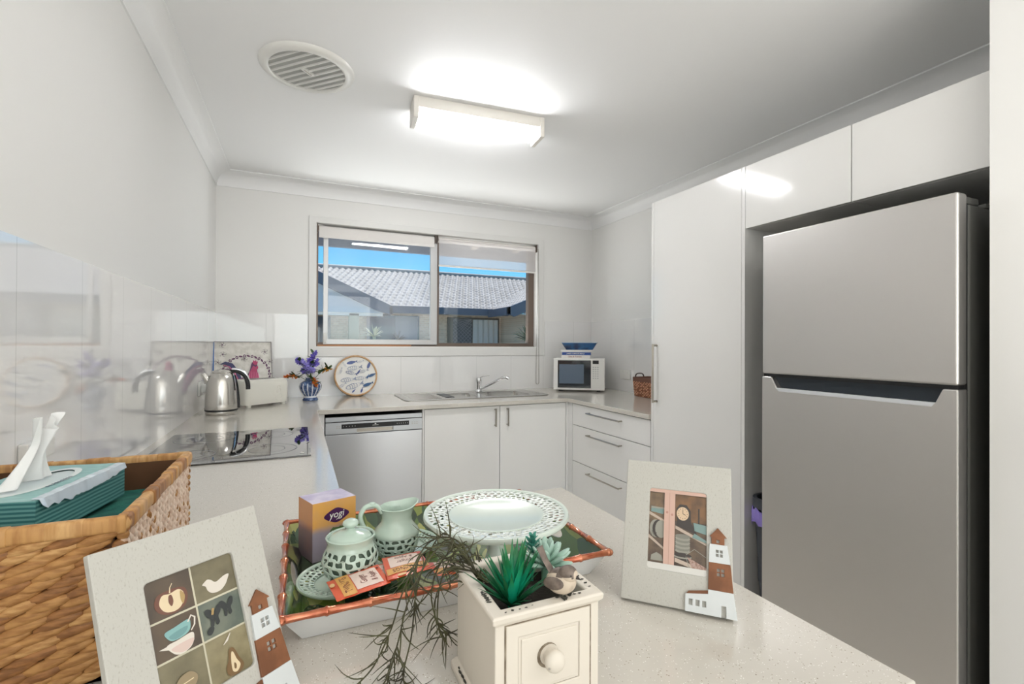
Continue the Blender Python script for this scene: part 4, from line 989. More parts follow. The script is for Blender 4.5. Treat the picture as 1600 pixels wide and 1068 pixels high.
sp = V((.93, .36)).normalized()            # spout direction
for r, zz, k in ((.0365, .0462, 0), (.0372, .0482, 0), (.0345, .0535, 0), (.0285, .0600, 0), (.0245, .0655, .05), (.0232, .0730, .10), (.0240, .0810, .28), (.0262, .0875, .42), (.0275, .0895, .46), (.0262, .0905, .46), (.0240, .0860, .42), (.0218, .076, .15), (.0225, .066, .05), (.033, .050, 0), (.0345, .0462, 0)):
    row = []
    for i in range(n_):
        a_ = 2*pi*i/n_; d2 = V((cos(a_), sin(a_))); al = max(0, d2.dot(sp))**6; ff = r*(1+k*al); row.append(bm.verts.new((c[0]+d2.x*ff, c[1]+d2.y*ff, z+zz+(.0045*al if zz > .08 else 0)-(.003*max(0, -d2.dot(sp))*0))))
    rows.append(row)
for a_, b_ in zip(rows, rows[1:]):
    for i in range(n_): bm.faces.new([a_[i], a_[(i+1) % n_], b_[(i+1) % n_], b_[i]])
obj('neck', bm, m_celadon, t, world=True, smooth=60)
bm = B(); hb = V((c[0], c[1], z)); hd = V((-sp.x, -sp.y, 0)); hd = V((-.95, -.1, 0)).normalized()
tube(bm, smoothpath([hb+hd*.024+V((0, 0, .083)), hb+hd*.034+V((0, 0, .096)), hb+hd*.050+V((0, 0, .096)), hb+hd*.058+V((0, 0, .082)), hb+hd*.052+V((0, 0, .064)), hb+hd*.040+V((0, 0, .052)), hb+hd*.033+V((0, 0, .046))]), .0046, 10, 0, True, .8)
blob(bm, hb+hd*.040+V((0, 0, .1)), (.006, 0, 0), (0, .005, 0), (0, 0, .003)); obj('handle', bm, m_celadon, t, world=True, smooth=70)
# cake stand
c = (.775, -2.9146); zr = 1.010; r = .1128
t = thing('cake_stand', 'celadon pedestal cake stand with wide pierced rim on the tray', 'cake stand', (c[0], c[1], TF))
bm = B(); lathe(bm, [(0, TF), (.042, TF), (.044, TF+.003), (.034, TF+.012), (.018, TF+.03), (.012, TF+.05), (.013, TF+.07), (.022, TF+.085), (.03, zr-.0115), (0, zr-.0115)], 44, c); obj('pedestal', bm, m_celadonp, t, world=True, smooth=60)
bm = B(); lathe(bm, [(0, zr-.011), (.066, zr-.011), (.074, zr-.006), (.074, zr-.0035), (.0715, zr-.003), (.066, zr-.0065), (0, zr-.007)], 64, c); obj('plate', bm, m_celadonp, t, world=True, smooth=60)
obj('pierced_rim', ring_lattice(c, .0725, .1065, zr-.0045, zr-.0008, 52, 4, 12, (.60, .82)), m_lace, t, world=True, smooth=180, solid=.0028, sub=1)
bm = B(); lathe(bm, [(.1055, zr-.005), (.110, zr-.0075), (.1128, zr-.004), (.1115, zr+.0005), (.108, zr+.001), (.1055, zr-.0012), (.1055, zr-.005)], 72, c); obj('edge', bm, m_celadonp, t, world=True, smooth=60)
# tea box
t = thing('tea_box', 'amber and lilac cardboard tea box standing at back left of tray', 'box', (.54, -2.69, TF), 0)
F_, Rr, Ll = V((.5145, -2.748, 0)), V((.585, -2.726, 0)), V((.4935, -2.693, 0)); bt = 1.003
ux = (Rr-F_); uy = (Ll-F_); Bk = Rr+uy
def tb_(u, v, z): return F_+ux*u+uy*v+V((0, 0, z))
m_amber = mat('tea_amber', (222, 166, 92), .45, col2=(236, 190, 120), nscale=14); m_lil = mat('tea_lilac', (160, 150, 166), .45, col2=(120, 110, 130), nscale=12); m_amber2 = mat('tea_side_amber', (206, 142, 84), .45)
def mk_side(name, top, bot, zc_, wd):
    m = mat(name, top, .35, coat=.2); n, L, b = nodes(m); tc = n.new('ShaderNodeTexCoord'); sx = n.new('ShaderNodeSeparateXYZ'); L.new(tc.outputs['Object'], sx.inputs[0])
    mr = n.new('ShaderNodeMapRange'); mr.inputs[1].default_value = zc_-wd; mr.inputs[2].default_value = zc_+wd; L.new(sx.outputs[2], mr.inputs[0])
    nz = n.new('ShaderNodeTexNoise'); nz.inputs['Scale'].default_value = 40; L.new(tc.outputs['Object'], nz.inputs['Vector']); ad = n.new('ShaderNodeMath'); ad.operation = 'MULTIPLY_ADD'; ad.inputs[1].default_value = .5; ad.inputs[2].default_value = -.25
    L.new(nz.outputs[0], ad.inputs[0]); sm = n.new('ShaderNodeMath'); sm.use_clamp = True; L.new(ad.outputs[0], sm.inputs[0]); L.new(mr.outputs[0], sm.inputs[1])
    mx = n.new('ShaderNodeMixRGB'); L.new(sm.outputs[0], mx.inputs[0]); mx.inputs[1].default_value = lin(bot)+(1,); mx.inputs[2].default_value = lin(top)+(1,); L.new(mx.outputs[0], b.inputs['Base Color']); return m
m_tfront = mk_side('tea_front_print', (228, 170, 90), (164, 154, 168), .052, .006); m_tside = mk_side('tea_side_print', (208, 146, 88), (140, 120, 128), .055, .008)
m_ttop = mat('tea_top_lilac', (216, 208, 226), .4, col2=(190, 180, 208), nscale=30)
bm = B(); q = [[tb_(u, v, z) for u, v in ((0, 0), (1, 0), (1, 1), (0, 1))] for z in (TF, bt)]
poly(bm, q[0]); poly(bm, q[1], 2)
for i in range(4): poly(bm, [q[0][i], q[0][(i+1) % 4], q[1][(i+1) % 4], q[1][i]], (0, 1, 0, 1)[i])
bmesh.ops.remove_doubles(bm, verts=bm.verts, dist=1e-6)
obj('carton', bm, [m_tfront, m_tside, m_ttop], t, world=True)
fn = ux.cross(V((0, 0, 1))).normalized(); wl = ux.length
a = Art(lambda u, v, k: tb_(u/wl, 0, v)+fn*(.0002+k))
m_yp = mat('logo_plum', (74, 30, 82), .35); zc_ = bt-.0262; xc_ = wl*.545
L0 = []
for i in range(40):
    q_ = 2*pi*i/40; rr = 1+.10*cos(2*q_)+.04*abs(cos(3*q_)); L0.append((xc_+.0190*cos(q_)*rr, zc_+.0098*sin(q_)*(1+.28*abs(sin(q_))**6)))
a.add(L0, m_yp); a.text('yogi', xc_, zc_+.0012, .0165, m_paper, sx=.95, bold=.01, shear=.15, rot=.03); a.line([(xc_-.001, zc_-.0075), (xc_+.004, zc_-.0060)], .0012, m_paper)
for k in range(6): a.line([(xc_-.011+k*.004, bt-.052+.001*(k % 2)), (xc_-.006+k*.004, bt-.047-.001*(k % 3)), (xc_-.001+k*.004, bt-.049)], .0028, mat('tea_leaf_green', (84, 112, 66), .5))
a.out('logo', t, world=True)
# tea sachets
m_sor = mat('sachet_orange', (226, 92, 52), .3, coat=.2); m_slab = mat('sachet_label', (242, 218, 206), .4); m_sgold = mat('sachet_gold', (228, 172, 92), .4); m_sdark = mat('sachet_print', (120, 50, 40), .5)
def sachet(P4, label, name2, flip, seed, text=True):
    """P4: corners back-left, back-right, front-right, front-left"""
    bl, br, fr_, fl = [V(p) for p in P4]; nrm = (br-bl).cross(fl-bl).normalized()
    if nrm.z < 0: nrm = -nrm
    t = thing('tea_sachet', label, 'tea sachet', (bl+br+fr_+fl)/4, 0, 'tea sachets in the tray')
    def S(u, v, k=0):
        return bl*(1-u)*(1-v)+br*u*(1-v)+fr_*u*v+fl*(1-u)*v+nrm*(.0022*sin(pi*min(max(u, 0), 1))**.5*sin(pi*min(max(v, 0), 1))**.5+.0003*sin(23*u+seed)*sin(17*v)+k)
    bm = B(); n_ = 14; top = [[bm.verts.new(S(i/n_, j/n_)) for i in range(n_+1)] for j in range(n_+1)]; bot = [[bm.verts.new(S(i/n_, j/n_)-nrm*(.0006+2*.0016*(sin(pi*i/n_)*sin(pi*j/n_))**.5)) for i in range(n_+1)] for j in range(n_+1)]
    for G in (top, bot):
        for j in range(n_):
            for i in range(n_): bm.faces.new([G[j][i], G[j][i+1], G[j+1][i+1], G[j+1][i]])
    for i in range(n_):
        for (A_, B_) in ((top[0][i], top[0][i+1]), (top[n_][i], top[n_][i+1])):
            pass
    e1 = [top[0][i] for i in range(n_+1)]+[top[j][n_] for j in range(1, n_+1)]+[top[n_][i] for i in range(n_-1, -1, -1)]+[top[j][0] for j in range(n_-1, 0, -1)]
    e2 = [bot[0][i] for i in range(n_+1)]+[bot[j][n_] for j in range(1, n_+1)]+[bot[n_][i] for i in range(n_-1, -1, -1)]+[bot[j][0] for j in range(n_-1, 0, -1)]
    for i in range(len(e1)): bm.faces.new([e1[i], e1[(i+1) % len(e1)], e2[(i+1) % len(e1)], e2[i]])
    obj('packet', bm, m_sor, t, world=True, smooth=60)
    def f2(u, v, k):           # u right, v up with text reading direction
        return S(u, 1-v, .0005+k) if not flip else (S(1-u, v, .0005+k) if flip == 1 else S(1-v, 1-u, .0005+k))
    a = Art(f2, .00008)
    def quad(x0, y0, x1, y1, m, n=5):
        for i in range(n): 
            for j in range(n):
                k0 = a.k; a.add([(x0+(x1-x0)*i/n, y0+(y1-y0)*j/n), (x0+(x1-x0)*(i+1)/n, y0+(y1-y0)*j/n), (x0+(x1-x0)*(i+1)/n, y0+(y1-y0)*(j+1)/n), (x0+(x1-x0)*i/n, y0+(y1-y0)*(j+1)/n)], m); a.k = k0
        a.k += 1
    quad(.12, .10, .88, .60, m_slab); quad(.02, .62, .98, .86, m_sgold)
    if text:
        a.text('TWININGS', .5, .73, .20, m_sdark, sx=.72, bold=.008); a.text('Ginger', .5, .42, .19, m_sdark, sx=.8); a.text('& Apple', .5, .22, .17, m_sdark, sx=.8)
    a.add(ell(.68, .95, .10, .045, 12), mat('ginger_beige', (236, 196, 140), .5)); a.add(ell(.80, .06, .035, .03, 10), m_sdark)
    a.out('label_print', t, world=True); return t
zs = .9475
sachet([(.5750, -2.8860, .9440), (.6140, -2.8800, .9445), (.6180, -2.9400, .9460), (.5800, -2.9460, .9462)], 'orange tea sachet mostly covered by its two neighbours on tray edge', 'b', 2, 2)
sachet([(.5280, -2.9060, .9440), (.5980, -2.8930, .9500), (.6060, -2.9560, .9510), (.5370, -2.9730, .9490)], 'orange tea sachet lying flat at left, its print turned sideways', 'a', 2, 1)
sachet([(.6060, -2.8800, .9520), (.6640, -2.8750, .9510), (.6660, -2.9420, .9530), (.6020, -2.9560, .9545)], 'orange tea sachet on top of the row, print upside down', 'c', 1, 3)
sachet([(.6700, -2.9060, .9450), (.7150, -2.9120, .9420), (.7100, -2.9560, .9440), (.6690, -2.9520, .9460)], 'orange tea sachet half hidden behind the trailing plant', 'd', 1, 4, False)
# ================================================================== PHOTO FRAMES
m_fw = mat('frame_limed_wood', (194, 192, 184), .65, stretch=(60, 60, 2.5), col2=(172, 168, 158), nscale=14, lo=.56, hi=.74)
m_fb2 = mat('house_brown_wood', (140, 90, 58), .6, col2=(118, 74, 46), nscale=40); m_fwh = mat('house_white_wood', (216, 220, 220), .55); m_hole = mat('cutout_shadow', (92, 80, 70), .8)
def photo_frame(origin, yaw_, label, prints):
    t = thing('photo_frame', label, 'photo frame', origin, yaw_)
    w2, h2, ln = .1492, .1978, R_(22); Cs, Sn = cos(ln), sin(ln)
    F = lambda u, v, k=0: V((u, v*Sn-k*Cs, v*Cs+k*Sn))       # local: u right, v up the frame, k towards the viewer
    th = .010; zl = th*Sn+.0005
    F = (lambda g: (lambda u, v, k=0: g(u, v, k)+V((0, 0, zl))))(F)
    ox, oy = .0305, .037; px0, px1, py0, py1 = .0355, .1155, .046, .158
    bm = B(); prism(bm, [(0, 0), (w2, 0), (w2, h2), (0, h2)], [rrect(px0, py0, px1, py1, .004)[::-1]], lambda u, v, k: F(u, v, k), -th, 0)
    obj('moulding', bm, m_fw, t, bevel=.0012, label='limed white wooden moulding')
    obj('stand', prism(B(), [(w2*.42, 0.01), (w2*.58, 0.01), (w2*.56, h2*.6), (w2*.44, h2*.6)], [], lambda u, v, k: V((u, .085-(v/(h2*.6))*.018+k, v*.95+.0)) if False else V((u, .095-.040*(v/(h2*.62))+k, v*Cs*.98)), 0, .003), mat('stand_board', (120, 108, 96), .8), t)
    a = Art(lambda u, v, k: F(u, v, -.004+k), .00006); prints(a, px0, py0, px1, py1); pr2 = a.out('picture', t)
    # applique lighthouse
    def part(name, pts, m, k0, k1, holes=()):
        bm = B(); prism(bm, pts, [h[::-1] for h in holes], lambda u, v, k: F(u, v, k), k0, k1); return obj(name, bm, m, t, bevel=.0004)
    def win(x, y, s, n=2):
        o_ = []
        for i in range(2):
            for j in range(2): o_.append([(x+i*s*1.35, y+j*s*1.35), (x+i*s*1.35+s, y+j*s*1.35), (x+i*s*1.35+s, y+j*s*1.35+s), (x+i*s*1.35, y+j*s*1.35+s)])
        return o_
    part('roof_cottage', [(.122, .0905), (.139, .0905), (.139, .100), (.1425, .100), (.1305, .1125), (.1195, .100), (.122, .100)], m_fb2, .0, .003, [[(.1285, .0925), (.1325, .0925), (.1325, .0965), (.1285, .0965)]])
    part('lantern_room', [(.1185, .0665), (.146, .0665), (.1425, .0905), (.1195, .0905)], m_fwh, 0, .0035, win(.1275, .0745, .0038))
    part('tower', [(.1175, .0315), (.1495, .0315), (.1462, .0665), (.1185, .0665)], m_fb2, 0, .003, win(.1290, .0500, .004))
    part('cottage', [(.0880, .0), (.1535, .0), (.1495, .0315), (.1175, .0315), (.1175, .0258), (.0880, .0215)], m_fwh, 0, .004, [[(.0925, .0085), (.0975, .0085), (.0975, .016), (.0925, .016)], [(.1015, .0085), (.1065, .0085), (.1065, .016), (.1015, .016)], [(.1100, .0085), (.1150, .0085), (.1150, .016), (.1100, .016)], [(.134, .0), (.1400, .0), (.1400, .014), (.134, .014)]])
    part('cottage_roof', [(.0890, .0215), (.1175, .0258), (.1175, .0300), (.0925, .0255)], m_fb2, 0, .003)
    obj('stand_hinge', prism(B(), rrect(w2*.45, h2*.56, w2*.55, h2*.62, .002), [], lambda u, v, k: F(u, v, k), -th-.003, -th), m_satin, t)
    return t
P_ = lambda nme, c, **k: mat(nme, c, .35, coat=.3, **k)
def smo(pts, k=5):
    n = len(pts); o = []
    for i in range(n):
        p0, p1, p2, p3 = pts[i-1], pts[i], pts[(i+1) % n], pts[(i+2) % n]
        for j in range(k):
            t_ = j/k; o.append(tuple(.5*(2*p1[q]+(p2[q]-p0[q])*t_+(2*p0[q]-5*p1[q]+4*p2[q]-p3[q])*t_*t_+(3*p1[q]-p0[q]-3*p2[q]+p3[q])*t_**3) for q in (0, 1)))
    return o
def print_dresser(a, x0, y0, x1, y1):
    W_, H_ = x1-x0, y1-y0; q = lambda u, v: (x0+u*W_, y0+v*H_)
    R4 = lambda u0, v0, u1, v1, m: a.add([q(u0, v0), q(u1, v0), q(u1, v1), q(u0, v1)], m)
    R4(-.01, -.01, 1.01, 1.01, P_('pr_white_mat', (216, 214, 208)))
    R4(0, .075, 1, 1, P_('pr_dark_brown', (82, 66, 54), col2=(112, 92, 72), nscale=60))
    pk = P_('pr_dusty_pink', (208, 172, 156)); sh = P_('pr_shelf', (190, 172, 156)); cr = P_('pr_crockery', (150, 148, 136)); dk = P_('pr_dark', (52, 44, 40)); tl_ = P_('pr_teal', (120, 146, 142))
    R4(.0, .55, .26, .95, P_('pr_warm', (132, 106, 78), col2=(98, 80, 62), nscale=60))
    a.add([q(.03, .70), q(.25, .68), q(.27, .76), q(.03, .77)], tl_); R4(.03, .745, .27, .765, cr)
    a.add([q(0, .66), q(.27, .58), q(.27, .61), q(0, .70)], sh)
    for k in range(3): a.add(ell(*q(.12+k*.05, .49), .0085, .0125, 18), cr if k % 2 == 0 else dk)
    a.line([q(.04, .37), q(.06, .46), q(.10, .36), q(.14, .44)], .0008, dk)
    a.add([q(0, .37), q(.27, .24), q(.27, .27), q(0, .41)], sh); a.add([q(.05, .10), q(.27, .10), q(.24, .17), q(.15, .20), q(.06, .16)], cr)
    R4(.46, .62, 1, .95, P_('pr_amber_brown', (128, 92, 58), col2=(96, 70, 48), nscale=50))
    a.add([q(.47, .52), q(1, .36), q(1, .40), q(.47, .56)], sh)
    a.add([q(.48, .56), q(.84, .48), q(.80, .55), q(.74, .60), q(.73, .76), q(.66, .83), q(.54, .83), q(.48, .77), q(.50, .62)], dk)
    a.add(ell(*q(.595, .715), .0085, .0095, 20), P_('pr_clock_face', (216, 188, 156))); a.line([q(.595, .715), q(.595, .765)], .0008, dk); a.line([q(.595, .715), q(.65, .70)], .0008, dk)
    for k in range(12): a.add(ell(*q(.595+.078*cos(k*pi/6), .715+.062*sin(k*pi/6)), .0006, n=5), dk)
    R4(.86, .60, .885, .80, dk); a.add([q(.80, .52), q(1, .49), q(1, .60), q(.78, .62)], tl_); a.add([q(.76, .44), q(1, .39), q(1, .42), q(.80, .49)], tl_)
    for k in range(8): a.add(ell(*q(.60, .26+k*.025), .0105, .0032, 14), cr if k % 2 == 0 else P_('pr_stack_shade', (128, 126, 116)))
    for k in range(3): a.add(ell(*q(.60, .175+k*.018), .0125, .003, 14), cr if k % 2 else dk)
    a.add([q(.47, .12), q(1, -.0+.03), q(1, .07), q(.47, .17)], sh)
    a.add([q(.68, .20), q(1, .10), q(1, -.0+.02), q(.78, .05)], P_('pr_basket_pink', (150, 118, 104), col2=(178, 150, 138), nscale=400, lo=.45, hi=.5)); a.line([q(.66, .22), q(.8, .3), q(1, .22)], .0008, cr); a.line([q(.66, .2), q(.70, .1), q(.80, .03)], .0008, cr)
    R4(.27, .07, .46, 1, pk); R4(0, .955, 1, 1, pk); a.line([q(.362, .07), q(.362, .96)], .0005, P_('pr_pink_line', (176, 136, 122)))
    a.add(ell(*q(.32, .71), .0018, n=10), P_('pr_knob', (186, 140, 126))); a.add(ell(*q(.41, .685), .0018, n=10), P_('pr_knob', (186, 140, 126)))
    R4(0, 0, 1, .075, P_('pr_white_mat', (216, 214, 208)))
def print_collage(a, x0, y0, x1, y1):
    W_, H_ = x1-x0, y1-y0; q = lambda u, v: (x0+u*W_, y0+v*H_)
    R4 = lambda u0, v0, u1, v1, m: a.add([q(u0, v0), q(u1, v0), q(u1, v1), q(u0, v1)], m)
    iv = P_('pr_ivory_line', (206, 200, 176)); R4(-.01, -.01, 1.01, 1.01, iv)
    ol = P_('pr_olive', (128, 120, 92), col2=(98, 90, 66), nscale=40, lo=.35, hi=.7); br = P_('pr_umber', (92, 76, 58), col2=(64, 52, 42), nscale=30, lo=.35, hi=.7); sg = P_('pr_sage_dark', (88, 98, 88), col2=(112, 118, 104), nscale=40); lo_ = P_('pr_olive_light', (148, 138, 106), col2=(124, 114, 84), nscale=40)
    v1, v2 = .365, .675; c_ = .50
    R4(0, v2+.008, c_-.01, 1, br); R4(c_+.01, v2+.008, 1, 1, ol); R4(0, v1+.008, c_-.01, v2-.008, br); R4(c_+.01, v1+.008, 1, v2-.008, sg); R4(0, 0, c_-.01, v1-.008, ol); R4(c_+.01, 0, 1, v1-.008, lo_)
    cream = P_('pr_cream', (226, 206, 170)); pw = P_('pr_pale_white', (222, 214, 202)); tq = P_('pr_turquoise', (132, 178, 176)); rd = P_('pr_reddish', (110, 66, 48)); dk = P_('pr_black_green', (36, 42, 42)); gd = P_('pr_gold', (176, 146, 92))
    # apple cut in half
    a.add(smo([q(.08, .80), q(.12, .87), q(.22, .885), q(.32, .885), q(.41, .86), q(.43, .79), q(.38, .72), q(.25, .695), q(.13, .73)]), rd)
    a.add(smo([q(.13, .80), q(.17, .86), q(.25, .855), q(.34, .865), q(.39, .83), q(.385, .77), q(.33, .72), q(.25, .71), q(.17, .735)]), cream)
    a.add(smo([q(.235, .84), q(.265, .84), q(.275, .79), q(.25, .755), q(.225, .79)]), rd); a.add(smo([q(.36, .85), q(.40, .80), q(.37, .74), q(.35, .78)]), gd)
    a.line([q(.25, .86), q(.26, .90), q(.29, .93)], [.0012, .0008, .0006], cream)
    # paper bird
    a.add(smo([q(.60, .815), q(.635, .835), q(.67, .845), q(.71, .83), q(.76, .80), q(.86, .825), q(.925, .825), q(.90, .785), q(.86, .745), q(.79, .715), q(.70, .72), q(.65, .755), q(.635, .795)]), pw)
    # two stacked cups
    a.add(smo([q(.13, .475), q(.25, .485), q(.40, .495), q(.415, .45), q(.38, .40), q(.31, .375), q(.24, .375), q(.18, .405)]), pw); a.add([q(.05, .47), q(.17, .475), q(.19, .43), q(.10, .455)], pw)
    a.add(smo([q(.17, .44), q(.40, .45), q(.37, .40), q(.27, .382)]), P_('pr_pink_white', (214, 190, 180)))
    a.add(smo([q(.13, .575), q(.24, .59), q(.385, .605), q(.40, .56), q(.375, .515), q(.30, .495), q(.20, .495), q(.15, .525)]), tq); a.add(smo([q(.17, .54), q(.36, .56), q(.33, .515), q(.22, .50)]), P_('pr_turquoise_dark', (108, 152, 152)))
    a.line([q(.375, .585), q(.42, .625), q(.455, .60), q(.44, .545), q(.395, .51)], [.0012, .0015, .0015, .0014, .0010], pw)
    # butterflies
    for sx, sy, f_ in ((.665, .55, 1), (.83, .575, .9)):
        a.add(smo([q(sx, sy), q(sx-.05*f_, sy+.055*f_), q(sx-.10*f_, sy+.05*f_), q(sx-.085*f_, sy-.0), q(sx-.05*f_, sy-.03*f_), q(sx-.055*f_, sy-.085*f_), q(sx-.02*f_, sy-.09*f_)]), dk)
        a.add(smo([q(sx, sy), q(sx+.05*f_, sy+.06*f_), q(sx+.09*f_, sy+.055*f_), q(sx+.08*f_, sy+.005), q(sx+.045*f_, sy-.03*f_), q(sx+.05*f_, sy-.08*f_), q(sx+.01*f_, sy-.09*f_)]), dk)
    a.add(smo([q(.56, .44), q(.61, .465), q(.64, .44), q(.60, .40), q(.56, .41)]), dk); a.line([q(.645, .55), q(.665, .60)], .0022, gd)
    # pear
    a.line([q(.70, .275), q(.75, .30), q(.80, .345)], [.0004, .0020, .0006], pw)
    a.add(smo([q(.745, .215), q(.79, .225), q(.82, .19), q(.85, .12), q(.885, .06), q(.85, .015), q(.77, .005), q(.70, .025), q(.68, .08), q(.72, .14)]), P_('pr_pear_brown', (120, 92, 58)))
    a.add(smo([q(.765, .185), q(.79, .185), q(.815, .12), q(.845, .065), q(.80, .025), q(.75, .04), q(.745, .10)]), cream); a.add(smo([q(.78, .10), q(.80, .08), q(.79, .05), q(.77, .06)]), P_('pr_pear_brown', (120, 92, 58)))
    a.add(smo([q(.14, .15), q(.20, .21), q(.30, .22), q(.37, .17), q(.34, .11), q(.22, .08)]), P_('pr_shell', (150, 132, 100))); a.line([q(.18, .15), q(.33, .16)], .0008, cream)
photo_frame((.919, -3.038, CT), R_(-45.8), 'white wooden photo frame with pink dresser picture, standing right on peninsula', print_dresser)
photo_frame((.3711, -3.1430, CT), R_(36.6), 'white wooden photo frame with six-panel fruit collage, tilted against large basket', print_collage)
# ================================================================== PLANTER
t = thing('planter_box', 'distressed cream square planter box with drawer front and knob', 'planter', (.7155, -3.1395, CT))
def mk_dist():
    m = mat('distressed_cream_paint', (222, 216, 202), .55); n, L, b = nodes(m); tc = n.new('ShaderNodeTexCoord')
    nz = n.new('ShaderNodeTexNoise'); nz.inputs['Scale'].default_value = 55; nz.inputs['Detail'].default_value = 5; L.new(tc.outputs['Object'], nz.inputs['Vector'])
    ge = n.new('ShaderNodeNewGeometry'); r1 = n.new('ShaderNodeValToRGB'); e = r1.color_ramp.elements
    pt = n.new('ShaderNodeMath'); pt.operation = 'MULTIPLY_ADD'; pt.inputs[1].default_value = 2.2; L.new(nz.outputs[0], pt.inputs[0]); pt.inputs[2].default_value = -.6
    ao = n.new('ShaderNodeBevel') if False else None
    e[0].position = .74; e[0].color = (0, 0, 0, 1); e[1].position = .80; e[1].color = (1, 1, 1, 1); L.new(nz.outputs[0], r1.inputs[0])
    mx = n.new('ShaderNodeMixRGB'); mx.inputs[1].default_value = lin((222, 214, 201))+(1,); mx.inputs[2].default_value = lin((70, 66, 58))+(1,); L.new(r1.outputs[0], mx.inputs[0]); L.new(mx.outputs[0], b.inputs['Base Color']); return m
m_dist = mk_dist(); m_wear = mat('dark_wear', (62, 60, 52), .7); m_antique = mat('antiqued_groove', (112, 98, 80), .7, col2=(168, 156, 136), nscale=90, lo=.45, hi=.75)
x0, x1, y0, y1, zz = .6585, .7725, -3.1965, -3.0825, 1.0185
bm = B()
def ringbox(secs):
    rows = [[bm.verts.new((cx_, cy_, z_)) for cx_, cy_ in ((x0-o_, y0-o_), (x1+o_, y0-o_), (x1+o_, y1+o_), (x0-o_, y1+o_))] for o_, z_ in secs]
    for a_, b_ in zip(rows, rows[1:]):
        for i in range(4): bm.faces.new([a_[i], a_[(i+1) % 4], b_[(i+1) % 4], b_[i]])
    return rows
rows = ringbox([(.006, CT+.0005), (.006, CT+.008), (.002, CT+.013), (0, CT+.014), (0, zz-.010), (.0035, zz-.007), (.004, zz-.002), (.003, zz), (-.009, zz), (-.0105, zz-.002), (-.0105, zz-.03), (-.0105, CT+.012)]); bm.faces.new(rows[0]); bm.faces.new(rows[-1])
obj('body', bm, m_dist, t, world=True, bevel=.0012)
obj('soil', bx((x0+.0108, y0+.0108, zz-.03), (x1-.0108, y1-.0108, zz-.022)), mat('dark_soil', (46, 40, 34), .95, bump=.6, bscale=300), t, world=True)
def frm(bm, u0, v0, u1, v1, w_, k0, k1):
    prism(bm, [(u0, v0), (u1, v0), (u1, v1), (u0, v1)], [[(u0+w_, v0+w_), (u0+w_, v1-w_), (u1-w_, v1-w_), (u1-w_, v0+w_)]], lambda u, v, k: V((u, y0-k, v)), k0, k1)
bm = B(); frm(bm, x0+.011, .9265, x1-.011, 1.0065, .0125, -.001, .0012); fr1 = obj('drawer_front', bm, m_dist, t, world=True, bevel=.0009)
bm = bx((x0+.0265, y0-.0012, .942), (x1-.0265, y0+.001, .991)); obj('inner_panel', bm, m_dist, fr1, world=True, bevel=.0008)
a = Art(lambda u, v, k: V((u, y0-k-.0001, v)), .00005)
def groove(u0, v0, u1, v1, w_): a.add([(u0-w_, v0-w_), (u1+w_, v0-w_), (u1+w_, v1+w_), (u0-w_, v1+w_)], m_antique, [[(u0, v0), (u0, v1), (u1, v1), (u1, v0)]])
groove(x0+.011, .9265, x1-.011, 1.0065, .0017); groove(x0+.0238, .9393, x1-.0238, .9937, .0021)
a.out('antiqued_groove', fr1, world=True, label='brown antiquing rubbed into the grooves')
bm = B(); lathe(bm, [(0, 0), (.0065, 0), (.006, .0045), (.0075, .006), (.0098, .0085), (.0104, .0118), (.009, .0152), (.005, .0172), (0, .0178)], 28)
bm.transform(M4.Translation((.7148, y0-.0012, .970)) @ M4.Rotation(R_(90), 4, 'X')); obj('knob', bm, m_dist, fr1, world=True, smooth=60)
a = Art(lambda u, v, k: V((u, y0-.0013-k, v)), .00002); a.add(ell(.7130, .9700, .0115, .0120, 20), m_antique, [ell(.7148, .970, .0100, n=20)[::-1]]); a.out('knob_wear', fr1, world=True)
# chips on the rim
rnd = random.Random(11); a = Art(lambda u, v, k: V((u, v, zz+.0002+k)), .00001)
for (cx_, cy_, s_) in [(x0+.004, y0+.025+.004*k, rnd.uniform(.001, .0026)) for k in range(6)]+[(x0+.012+.007*k, y0+.002+rnd.uniform(0, .002), rnd.uniform(.0005, .0013)) for k in range(5)]+[(x0+.07+.006*k, y0+.0035+rnd.uniform(0, .003), rnd.uniform(.001, .0022)) for k in range(5)]+[(x1-.003, y0+.012+.008*k, rnd.uniform(.0008, .002)) for k in range(4)]:
    a.add([(cx_+s_*rnd.uniform(.7, 2.1)*cos(q_), cy_+s_*rnd.uniform(.5, 1.6)*sin(q_)) for q_ in [2*pi*i/9 for i in range(9)]], m_wear)
a.out('chipped_paint', t, world=True, label='dark chips where paint has worn off')
bm = B()
for k in range(14):
    z_ = CT+.0125-.0006*rnd.random(); y_ = y0+.0+k*.0075; blob(bm, (x0-.0035+rnd.uniform(-.0012, .0008), y_, z_), (0, rnd.uniform(.002, .005), 0), (.0014, 0, 0), (0, 0, .0009), 6, 4)
obj('worn_plinth_edge', bm, m_wear, t, world=True)
# green spiky succulent
def mk_grad(name, c0, c1, r0, r1, rough=.4):
    m = mat(name, c0, rough, coat=.15); n, L, b = nodes(m); tc = n.new('ShaderNodeTexCoord'); le = n.new('ShaderNodeVectorMath'); le.operation = 'LENGTH'; L.new(tc.outputs['Object'], le.inputs[0])
    mr = n.new('ShaderNodeMapRange'); mr.inputs[1].default_value = r0; mr.inputs[2].default_value = r1; L.new(le.outputs['Value'], mr.inputs[0]); mx = n.new('ShaderNodeMixRGB'); L.new(mr.outputs[0], mx.inputs[0])
    mx.inputs[1].default_value = lin(c0)+(1,); mx.inputs[2].default_value = lin(c1)+(1,); L.new(mx.outputs[0], b.inputs['Base Color']); return m
m_suc = mk_grad('succulent_green', (24, 190, 150), (34, 122, 72), .022, .05); m_suc2 = mk_grad('succulent_leaf_dark', (24, 110, 70), (42, 96, 56), .02, .06)
pc = V((.696, -3.150, zz-.022))
